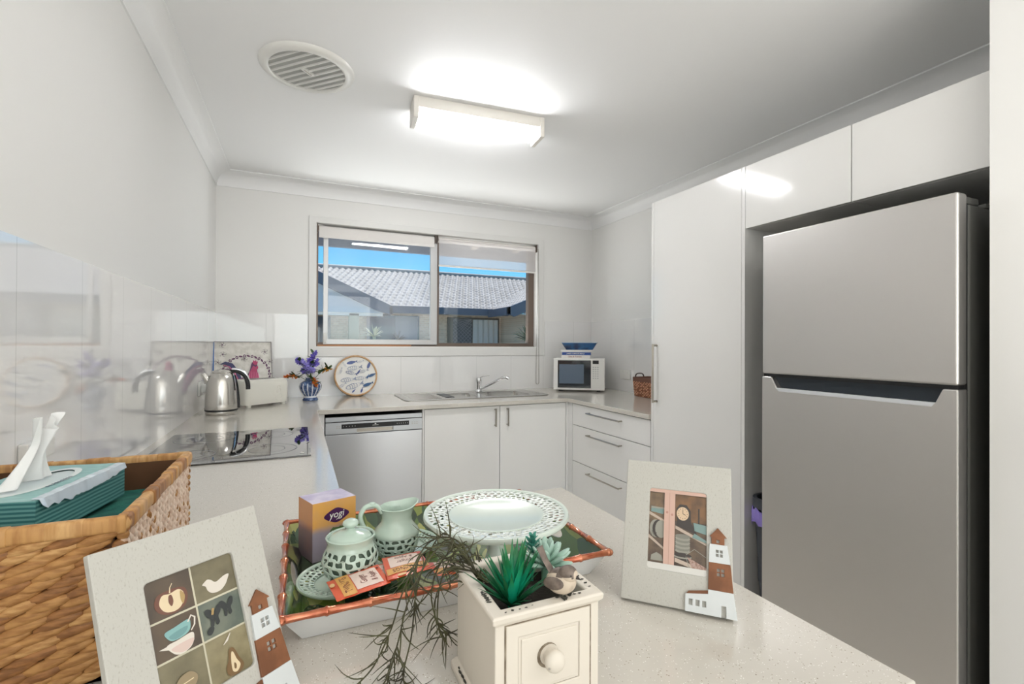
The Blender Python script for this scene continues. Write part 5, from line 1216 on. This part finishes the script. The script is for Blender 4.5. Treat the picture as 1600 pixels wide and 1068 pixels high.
t = thing('spiky_succulent', 'bright green artificial spiky succulent in the planter box', 'plant', pc)
rnd = random.Random(21)
for nm, mt_, cnt in (('leaves', m_suc, 34), ('outer_leaves', m_suc2, 34)):
    bm = B()
    for i in range(cnt):
        a_ = 2*pi*i/cnt*2.4+rnd.uniform(-.2, .2); tilt = (rnd.uniform(.08, .55) if nm == 'leaves' else rnd.uniform(.35, .95)); l = rnd.uniform(.045, .068) if nm == 'leaves' else rnd.uniform(.045, .062)
        d_ = V((sin(tilt)*cos(a_), sin(tilt)*sin(a_), cos(tilt))); side = V((-sin(a_), cos(a_), 0)); 
        p = [pc+d_*l*s+V((cos(a_), sin(a_), 0))*(.006*s*s)+V((0, 0, -.004*s*s*sin(tilt))) for s in (0, .15, .4, .7, 1)]
        wv = [w_*(1.35 if nm == 'leaves' else 1) for w_ in (.0028, .0042, .0036, .002, .0002)]; rows = []
        for pp_, w_ in zip(p, wv):
            nn = side.cross(d_).normalized(); rows.append([bm.verts.new(pp_+side*w_), bm.verts.new(pp_+nn*w_*.45), bm.verts.new(pp_-side*w_), bm.verts.new(pp_-nn*w_*.25)])
        for r0_, r1_ in zip(rows, rows[1:]):
            for k in range(4): bm.faces.new([r0_[k], r0_[(k+1) % 4], r1_[(k+1) % 4], r1_[k]])
    obj(nm, bm, mt_, t, world=True, smooth=60)
# pale rosette succulent
pc = V((.752, -3.122, zz-.008)); t = thing('rosette_succulent', 'pale blue-green rosette succulent behind bird in the planter', 'plant', pc)
m_pale = mk_grad('pale_succulent', (124, 168, 142), (168, 196, 182), .01, .03, .6); bm = B()
for ring, (cnt, tilt, l) in enumerate(((7, 1.25, .030), (7, .95, .029), (6, .6, .026), (5, .25, .028))):
    for i in range(cnt):
        a_ = 2*pi*i/cnt+ring*.5+rnd.uniform(-.15, .15); d_ = V((sin(tilt)*cos(a_), sin(tilt)*sin(a_), cos(tilt))); side = V((-sin(a_), cos(a_), 0)); nn = side.cross(d_).normalized()
        blob(bm, pc+d_*l*.55+V((0, 0, .006)), d_*l*.6, side*.0055, nn*.0028, 8, 7)
tube(bm, [pc-V((0, 0, .016)), pc+V((0, 0, .008))], .006, 8)
obj('leaves', bm, m_pale, t, world=True, smooth=60)
m_teal = mat('teal_sprig', (62, 140, 122), .5); bm = B(); pc2 = pc+V((-.012, .012, .004))
for i in range(22):
    h = .004+i*.0014; a_ = i*2.4; d_ = V((cos(a_)*.9, sin(a_)*.9, .8)).normalized(); l = .013*(1-i/30); blob(bm, pc2+V((0, 0, h))+d_*l*.8, d_*l, V((-sin(a_), cos(a_), 0))*.0024, V((0, 0, .001)), 6, 5)
tube(bm, [pc2-V((0, 0, .02)), pc2+V((0, 0, .034))], .0015, 6); obj('teal_sprig', bm, m_teal, t, world=True, smooth=60)
# trailing wiry plant
t = thing('trailing_plant', 'wiry dark olive trailing plant spilling over planter onto worktop', 'plant', (.67, -3.09, zz-.02))
m_ten = mat('tendril_olive', (58, 54, 34), .6, col2=(80, 80, 48), nscale=50); m_ten2 = mat('tendril_green', (84, 108, 56), .6)
st = [
 [(.680, -3.105, 1.00), (.664, -3.080, 1.045), (.630, -3.065, 1.040), (.605, -3.062, .995), (.590, -3.065, .950), (.572, -3.066, .915), (.545, -3.068, .903)],
 [(.676, -3.10, 1.00), (.655, -3.075, 1.040), (.625, -3.050, 1.018), (.612, -3.056, .975), (.606, -3.064, .935), (.600, -3.076, .908), (.604, -3.10, .903)],
 [(.680, -3.10, 1.00), (.668, -3.070, 1.035), (.645, -3.055, 1.012), (.638, -3.052, .975), (.640, -3.056, .945), (.650, -3.058, .925)],
 [(.682, -3.11, 1.00), (.655, -3.090, 1.046), (.630, -3.080, 1.030), (.608, -3.074, .985), (.594, -3.074, .945), (.583, -3.078, .912), (.566, -3.09, .902)],
 [(.676, -3.10, 1.00), (.662, -3.06, 1.04), (.645, -3.035, 1.030), (.628, -3.038, 1.000), (.618, -3.044, .965)],
 [(.682, -3.11, 1.00), (.661, -3.10, 1.042), (.645, -3.088, 1.03), (.636, -3.08, 1.0), (.634, -3.078, .965), (.642, -3.074, .945), (.652, -3.07, .935)]]
bm = B(); bl = B(); rnd = random.Random(31)
for s in st:
    P = smoothpath([V(s[0])]+[V(p)+V((rnd.uniform(-1, 1), rnd.uniform(-1, 1), 0))*.005 for p in s[1:]], 7)
    tube(bm, P, .0009, 5)
    for i in range(5, len(P)):
        if rnd.random() < .50:
            for k in range(rnd.choice((1, 1, 2, 3))):
                d_ = (P[i]-P[i-1]).normalized()*.6+V((rnd.uniform(-1, 1), rnd.uniform(-1, 1), rnd.uniform(-.8, .7)))*.85; d_.normalize(); l = rnd.uniform(.018, .040)
                e_ = V((rnd.uniform(-1, 1), rnd.uniform(-1, 1), rnd.uniform(-1, .9)))*1.05
                Q = [P[i], P[i]+d_*l*.35+e_*l*.05, P[i]+d_*l*.7+e_*l*.25, P[i]+d_*l+e_*l*.55]
                Q = [V((q_.x, max(min(q_.y, 9), -9), max(q_.z, CT+.0012))) for q_ in Q]
                tube(bl, smoothpath(Q, 3), [.0006, .0008, .0008, .0008, .0007, .0006, .0005, .0004, .0003, .0001], 4)
for i in range(44):      # bushy top part round the rim
    a_ = rnd.uniform(1.2, 4.2); b0 = V((.678, -3.100, 1.005))+V((rnd.uniform(-.012, .012), rnd.uniform(-.01, .016), 0)); l = rnd.uniform(.03, .062); up_ = rnd.uniform(.2, 1.1)
    d_ = V((cos(a_), sin(a_)*.6+.2, up_)).normalized(); Q = [b0, b0+d_*l*.4, b0+d_*l*.8+V((0, 0, -.008)), b0+d_*l*1.05+V((cos(a_)*.008, 0, -.022))]
    tube(bl, Q, [.0009, .0010, .0008, .0002], 4)
obj('stems', bm, m_ten, t, world=True); obj('needles', bl, [m_ten], t, world=True)
# bird
bp = V((.7340, -3.1885, zz)); t = thing('bird_figurine', 'small grey-brown and cream bird figurine perched on planter rim', 'figurine', bp)
m_bird = mat('bird_cream', (206, 190, 170), .5, col2=(150, 134, 118), nscale=60, lo=.5, hi=.75); m_bgrey = mat('bird_grey_brown', (128, 114, 104), .55, col2=(96, 84, 76), nscale=90)
hd_ = V((.55, -.83, 0)).normalized(); sd_ = V((hd_.y, -hd_.x, 0)); U3 = V((0, 0, 1)); bc = bp+U3*.0145-hd_*.001
ax_ = (hd_*.95+U3*.12).normalized(); ay_ = sd_; az_ = ax_.cross(ay_)
bm = B(); blob(bm, bc, ax_*.0158, ay_*.0125, az_*.0125, 20, 14)
blob(bm, bc+hd_*.0075+U3*.0085, ax_*.0098, ay_*.0092, az_*.0085, 18, 12)
for f in bm.faces:
    c_ = f.calc_center_median()-bc
    if c_.z > .0065+.25*abs(c_.dot(sd_)) and c_.dot(hd_) < .0155: f.material_index = 1
obj('body', bm, [m_bird, m_bgrey], t, world=True, smooth=180)
bm = B(); tube(bm, [bc-hd_*.010+U3*.006, bc-hd_*.018+U3*.016, bc-hd_*.025+U3*.028], [.0052, .0048, .0056], 10, 0, True, .35); obj('tail', bm, m_bgrey, t, world=True, smooth=60)
for s in (-1, 1):
    bm = B(); blob(bm, bc+sd_*s*.0112-hd_*.003+U3*.001, (hd_*-.9+U3*-.1).normalized()*.0115, sd_*.0025, U3*.0065, 12, 8); obj('wing', bm, m_bgrey, t, world=True, smooth=180)
    bm = B(); e_ = bc+hd_*.0135+U3*.0105+sd_*s*.0058; blob(bm, e_, hd_*.0011, sd_*.0011, U3*.0011, 8, 6); obj('eye', bm, m_black, t, world=True, smooth=180)
bm = B(); tube(bm, [bc+hd_*.016+U3*.0078, bc+hd_*.0215+U3*.0062], [.0022, .0002], 8); obj('beak', bm, mat('beak_dark', (52, 44, 40), .4), t, world=True, smooth=60)
bm = B()
for s in (-1, 1):
    f0 = bp+sd_*s*.005+hd_*.002; tube(bm, [f0+U3*.004, f0+U3*.0006], .0009, 6)
    for q_ in (-.5, 0, .5): tube(bm, [f0+U3*.0009, f0+U3*.0008+(hd_*cos(q_)+sd_*sin(q_))*.006], .0007, 5)
obj('feet', bm, m_wear, t, world=True)
# ================================================================== LARGE BASKET with tissue box
bx0, bx1, by0, by1, bz = .012, .3195, -2.952, -2.615, 1.080
t = thing('wicker_basket', 'large woven water-hyacinth basket on left worktop holding tissue box', 'basket', ((bx0+bx1)/2, (by0+by1)/2, CT))
m_h = [mat('hyacinth_tan', (184, 136, 80), .6, col2=(158, 110, 60), nscale=60, stretch=(1, 1, 4)), mat('hyacinth_brown', (160, 110, 62), .6, col2=(130, 86, 46), nscale=60, stretch=(1, 1, 4)), mat('hyacinth_straw', (200, 156, 100), .6, col2=(170, 122, 70), nscale=60, stretch=(1, 1, 4)), mat('hyacinth_pale_lit', (240, 220, 202), .65, col2=(218, 188, 164), nscale=80), mat('basket_core_dark', (92, 60, 34), .8)]  # pale pinkish slot is also brightened for light falling on the right face
rnd = random.Random(17)
bm = B(); rows = []
for o_, z_ in ((.006, CT+.001), (.006, bz-.02)): pass
for a_, b_ in (((bx0+.006, by0+.006), (bx1-.006, by0+.012)), ((bx0+.006, by1-.012), (bx1-.006, by1-.006)), ((bx0+.006, by0+.006), (bx0+.012, by1-.006)), ((bx1-.012, by0+.006), (bx1-.006, by1-.006))): box(bm, (*a_, CT+.001), (*b_, bz-.010), 4)
box(bm, (bx0+.006, by0+.006, CT+.001), (bx1-.006, by1-.006, CT+.008), 1)
def weave_rows(bm, p0, du, n_, L_, rowsn, hh, mats_, tilt, blen, far=False):
    for j in range(rowsn):
        z_ = CT+.006+j*(hh/rowsn); k = 0; s = -rnd.uniform(0, blen)
        while s < L_-.002:
            l = blen*rnd.uniform(.85, 1.2); c_ = max(.004, min(L_-.004, s+l/2)); hl = min(l*.66, c_+.001, L_-c_+.001); hl = max(hl, .006)
            ax2 = (du*cos(tilt)+V((0, 0, sin(tilt)))).normalized(); hgt = hh/rowsn*.64
            blob(bm, V(p0)+du*c_+n_*rnd.uniform(.000, .0015)+V((0, 0, z_+hh/rowsn/2)), ax2*hl, n_*.0052, n_.cross(ax2)*hgt, 8, 6, rnd.choice(mats_)); s += l*.80
Zf = bz-.0165-CT-.006
weave_rows(bm, (bx0, by0+.004, 0), V((1, 0, 0)), V((0, -1, 0)), bx1-bx0, 15, Zf, (0, 0, 1, 2, 1), R_(17), .034)
weave_rows(bm, (bx0, by1-.004, 0), V((1, 0, 0)), V((0, 1, 0)), bx1-bx0, 15, Zf, (0, 1, 2), R_(17), .034)
weave_rows(bm, (bx0+.004, by0, 0), V((0, 1, 0)), V((-1, 0, 0)), by1-by0, 15, Zf, (0, 1, 2), R_(17), .034)
# right face: upright plaits
L_ = by1-by0; ncol = 22
for i in range(ncol):
    yc = by0+L_*(i+.5)/ncol; nb = 17
    for j in range(nb):
        for s in (-1, 1):
            z_ = CT+.008+(Zf)*(j+.5+(.25*s))/nb; d_ = V((0, s*.55, 1)).normalized()
            blob(bm, (bx1-.004+rnd.uniform(0, .0012), yc+s*L_/ncol*.2, z_), d_*.0078, V((1, 0, 0))*.0042, V((1, 0, 0)).cross(d_)*.0036, 6, 5, 3 if rnd.random() < .93 else 0)
obj('woven_body', bm, m_h, t, world=True, smooth=70)
m_wr = [mat('wrap_tan', (196, 148, 90), .5, col2=(172, 122, 68), nscale=120, stretch=(1, 1, .15)), mat('wrap_brown', (166, 114, 62), .5, col2=(140, 92, 48), nscale=120, stretch=(1, 1, .15)), mat('wrap_straw', (210, 166, 110), .5, col2=(184, 136, 80), nscale=120, stretch=(1, 1, .15))]
bm = B(); cz_ = bz-.0090
for (a_, b_) in (((bx0, by0), (bx1, by0)), ((bx1, by0), (bx1, by1)), ((bx1, by1), (bx0, by1)), ((bx0, by1), (bx0, by0))):
    a_, b_ = V((*a_, 0)), V((*b_, 0)); d_ = (b_-a_).normalized(); nn = V((d_.y, -d_.x, 0)); LL = (b_-a_).length; s = 0
    while s < LL-.001:
        l = min(rnd.uniform(.012, .034), LL-s); e_ = rnd.uniform(-.0006, .0008); rows = []; sk = rnd.uniform(-.003, .003); e0, e1 = s-(.0 if s > 0 else .0), s+l+.0006
        for q_, gr in ((e0, 0), (e0+.0008, e_+.0005), (e1-.0008, e_+.0005), (e1, 0)):
            row = []
            for (u_, z_) in rrect(-.0085-gr, -.0090-gr, .0035+gr, .0090+gr, .004, 3):
                p = a_+d_*(min(max(q_+sk*z_*30*.3, -.001), LL+.001))+nn*u_; row.append(bm.verts.new((p.x, p.y, cz_+z_)))
            rows.append(row)
        mi_ = rnd.choice((0, 0, 1, 2))
        for r0_, r1_ in zip(rows, rows[1:]):
            for k in range(len(r0_)): f_ = bm.faces.new([r0_[k], r0_[(k+1) % len(r0_)], r1_[(k+1) % len(r0_)], r1_[k]]); f_.material_index = mi_
        for r0_ in (rows[0], rows[-1]): f_ = bm.faces.new(r0_); f_.material_index = mi_
        s += l
for (cx_, cy_) in ((bx0, by0), (bx1, by0), (bx1, by1), (bx0, by1)):
    sx_ = 1 if cx_ > .1 else -1; sy_ = 1 if cy_ > -2.8 else -1
    blob(bm, (cx_-.0025*sx_, cy_-.0025*sy_, cz_), (.0068, 0, 0), (0, .0068, 0), (0, 0, .0094), 12, 8, 2)
obj('wrapped_rim', bm, m_wr, t, world=True, smooth=60, label='flat straw-wrapped rim')
m_teals = mat('teal_towelling', (34, 112, 98), .9, col2=(26, 92, 84), nscale=60, bump=.5, bscale=500)
bm = B(); n_ = 24; g = [[bm.verts.new((bx0+.0135+(bx1-bx0-.027)*i/n_, by0+.0135+(by1-by0-.027)*j/n_, 1.030+.004*noise.noise(V((i*.3, j*.3, 2)))-.006*(1 if (i in (0, n_) or j in (0, n_)) else 0))) for i in range(n_+1)] for j in range(n_+1)]
for j in range(n_):
    for i in range(n_): bm.faces.new([g[j][i], g[j][i+1], g[j+1][i+1], g[j+1][i]])
lo = [bm.verts.new((x_, y_, CT+.0085)) for x_, y_ in ((bx0+.0135, by0+.0135), (bx1-.0135, by0+.0135), (bx1-.0135, by1-.0135), (bx0+.0135, by1-.0135))]
ring = [g[0][i] for i in range(n_+1)]; bm.faces.new(ring+[lo[1], lo[0]]); bm.faces.new([g[j][n_] for j in range(n_+1)]+[lo[2], lo[1]]); bm.faces.new([g[n_][i] for i in range(n_, -1, -1)]+[lo[3], lo[2]]); bm.faces.new([g[j][0] for j in range(n_, -1, -1)]+[lo[0], lo[3]]); bm.faces.new(lo)
solo('folded_towel', bm, m_teals, 'folded teal towels filling the large basket under tissue box', 'towel', (.16, -2.78, CT+.0085), smooth=50)
# tissue box
A0 = V((.2130, -2.872, 0)); A1 = V((.2480, -2.690, 0)); dv = (A1-A0); lw = dv.length; dv.normalize(); du_ = V((-dv.y, dv.x, 0)); zb_, zt3 = 1.0365, 1.085
t = thing('tissue_box', 'teal wave-striped tissue box with torn film in basket', 'tissue box', (A0+A1)/2+du_*.05+V((0, 0, zb_)))
def mk_wave():
    m = mat('tissue_box_waves', (92, 152, 150), .35, coat=.2); n, L, b = nodes(m); tc = n.new('ShaderNodeTexCoord'); wv = n.new('ShaderNodeTexWave'); wv.bands_direction = 'Z'; wv.inputs['Scale'].default_value = 62; wv.inputs['Distortion'].default_value = 1.2; wv.inputs['Detail'].default_value = 0; wv.inputs['Detail Scale'].default_value = .3
    L.new(tc.outputs['Object'], wv.inputs['Vector']); cr = n.new('ShaderNodeValToRGB'); e = cr.color_ramp.elements; e[0].position = .3; e[1].position = .75; e[0].color = lin((58, 116, 118))+(1,); e[1].color = lin((112, 166, 162))+(1,); L.new(wv.outputs[0], cr.inputs[0]); L.new(cr.outputs[0], b.inputs['Base Color']); return m
m_tbs = mk_wave(); m_tbt = mat('tissue_box_top', (150, 196, 192), .35, col2=(128, 178, 176), nscale=40, stretch=(1, 6, 1))
TB = lambda u, v, z: A0+du_*u+dv*v+V((0, 0, z))
wd_ = .11; bm = B()
oval = ell(.055, lw/2, .024, .062, 28)
for (u0, v0, u1, v1) in (): pass
fl = [(0, 0), (wd_, 0), (wd_, lw), (0, lw)]; allp = fl+oval[::-1]; vv = [bm.verts.new(TB(*p, zt3)) for p in allp]
for tr in tessellate_polygon([[V((*p, 0)) for p in fl], [V((*p, 0)) for p in oval[::-1]]]): f_ = bm.faces.new([vv[i] for i in tr]); f_.material_index = 1
lo = [bm.verts.new(TB(*p, zb_)) for p in fl]; bm.faces.new(lo)
for i in range(4): bm.faces.new([vv[i], vv[(i+1) % 4], lo[(i+1) % 4], lo[i]])
obj('carton', bm, [m_tbs, m_tbt], t, world=True)
bm = B(); vv = [bm.verts.new(TB(*p, zt3-.0015)) for p in ell(.055, lw/2, .0245, .0625, 28)]; bm.faces.new(vv); obj('opening_film', bm, mat('slot_film', (214, 226, 226), .3), t, world=True)
a = Art(lambda u, v, k: TB(u, v, zt3+.0002+k))
m_tp = mat('tissue_print_blue', (60, 96, 118), .5)
ring_o = ell(.055, lw/2, .031, .073, 30); a.add(ring_o, mat('oval_white', (226, 234, 232), .4), [oval[::-1]])
for k in range(9): a.line([(.0265-.00, .062+k*.0055), (.0265, .065+k*.0055)], .0045, m_tp)
a.out('oval_print', t, world=True)
# torn film frill along the near top edge
bm = B(); r2 = random.Random(5); n_ = 40; top = []; mid_ = []; low = []
for i in range(n_+1):
    v = lw*(.02+.97*i/n_); dp = .006+.010*abs(noise.noise(V((i*.22, 1, 0))))+.007*sin(pi*i/n_); top.append(bm.verts.new(TB(.007, v, zt3+.0008+.0012*r2.random()))); mid_.append(bm.verts.new(TB(-.0015, v, zt3+.0006*r2.random()))); low.append(bm.verts.new(TB(-.0030-.0022*r2.random(), v, zt3-dp)))
for i in range(n_):
    bm.faces.new([top[i], top[i+1], mid_[i+1], mid_[i]]); bm.faces.new([mid_[i], mid_[i+1], low[i+1], low[i]])
obj('torn_film', bm, mat('crinkled_film', (206, 220, 230), .18, coat=.6), t, world=True, smooth=60)
# tissue
base = TB(.055, lw/2, zt3-.001); t = thing('tissue', 'white paper tissue pulled up out of the teal box', 'tissue', base)
bm = B(); nu_, nv_ = 24, 12; G = []
for j in range(nv_+1):
    s = j/nv_; row = []
    for i in range(nu_+1):
        u = i/nu_-.5
        wth = .024+.078*max(0, 1-s/.62)**1.3+.034*max(0, (s-.55)/.45)**1.1; fold = .0075*sin(u*11+1.5+s*2.5)*(.5+.5*abs(s-.5)*2)+.004*sin(u*27+s*4); zz_ = .078*s-(.010*cos(u*7)*s*s)
        p = base+dv*(u*wth-.016*(1-s)+.004)+du_*(fold-.016*s+.006)+V((0, 0, zz_+.002)); row.append(bm.verts.new(p))
    G.append(row)
for a_, b_ in zip(G, G[1:]):
    for i in range(nu_): bm.faces.new([a_[i], a_[i+1], b_[i+1], b_[i]])
obj('sheet', bm, mat('tissue_paper', (240, 240, 238), .9), t, world=True, smooth=180, solid=.0003, sub=1)
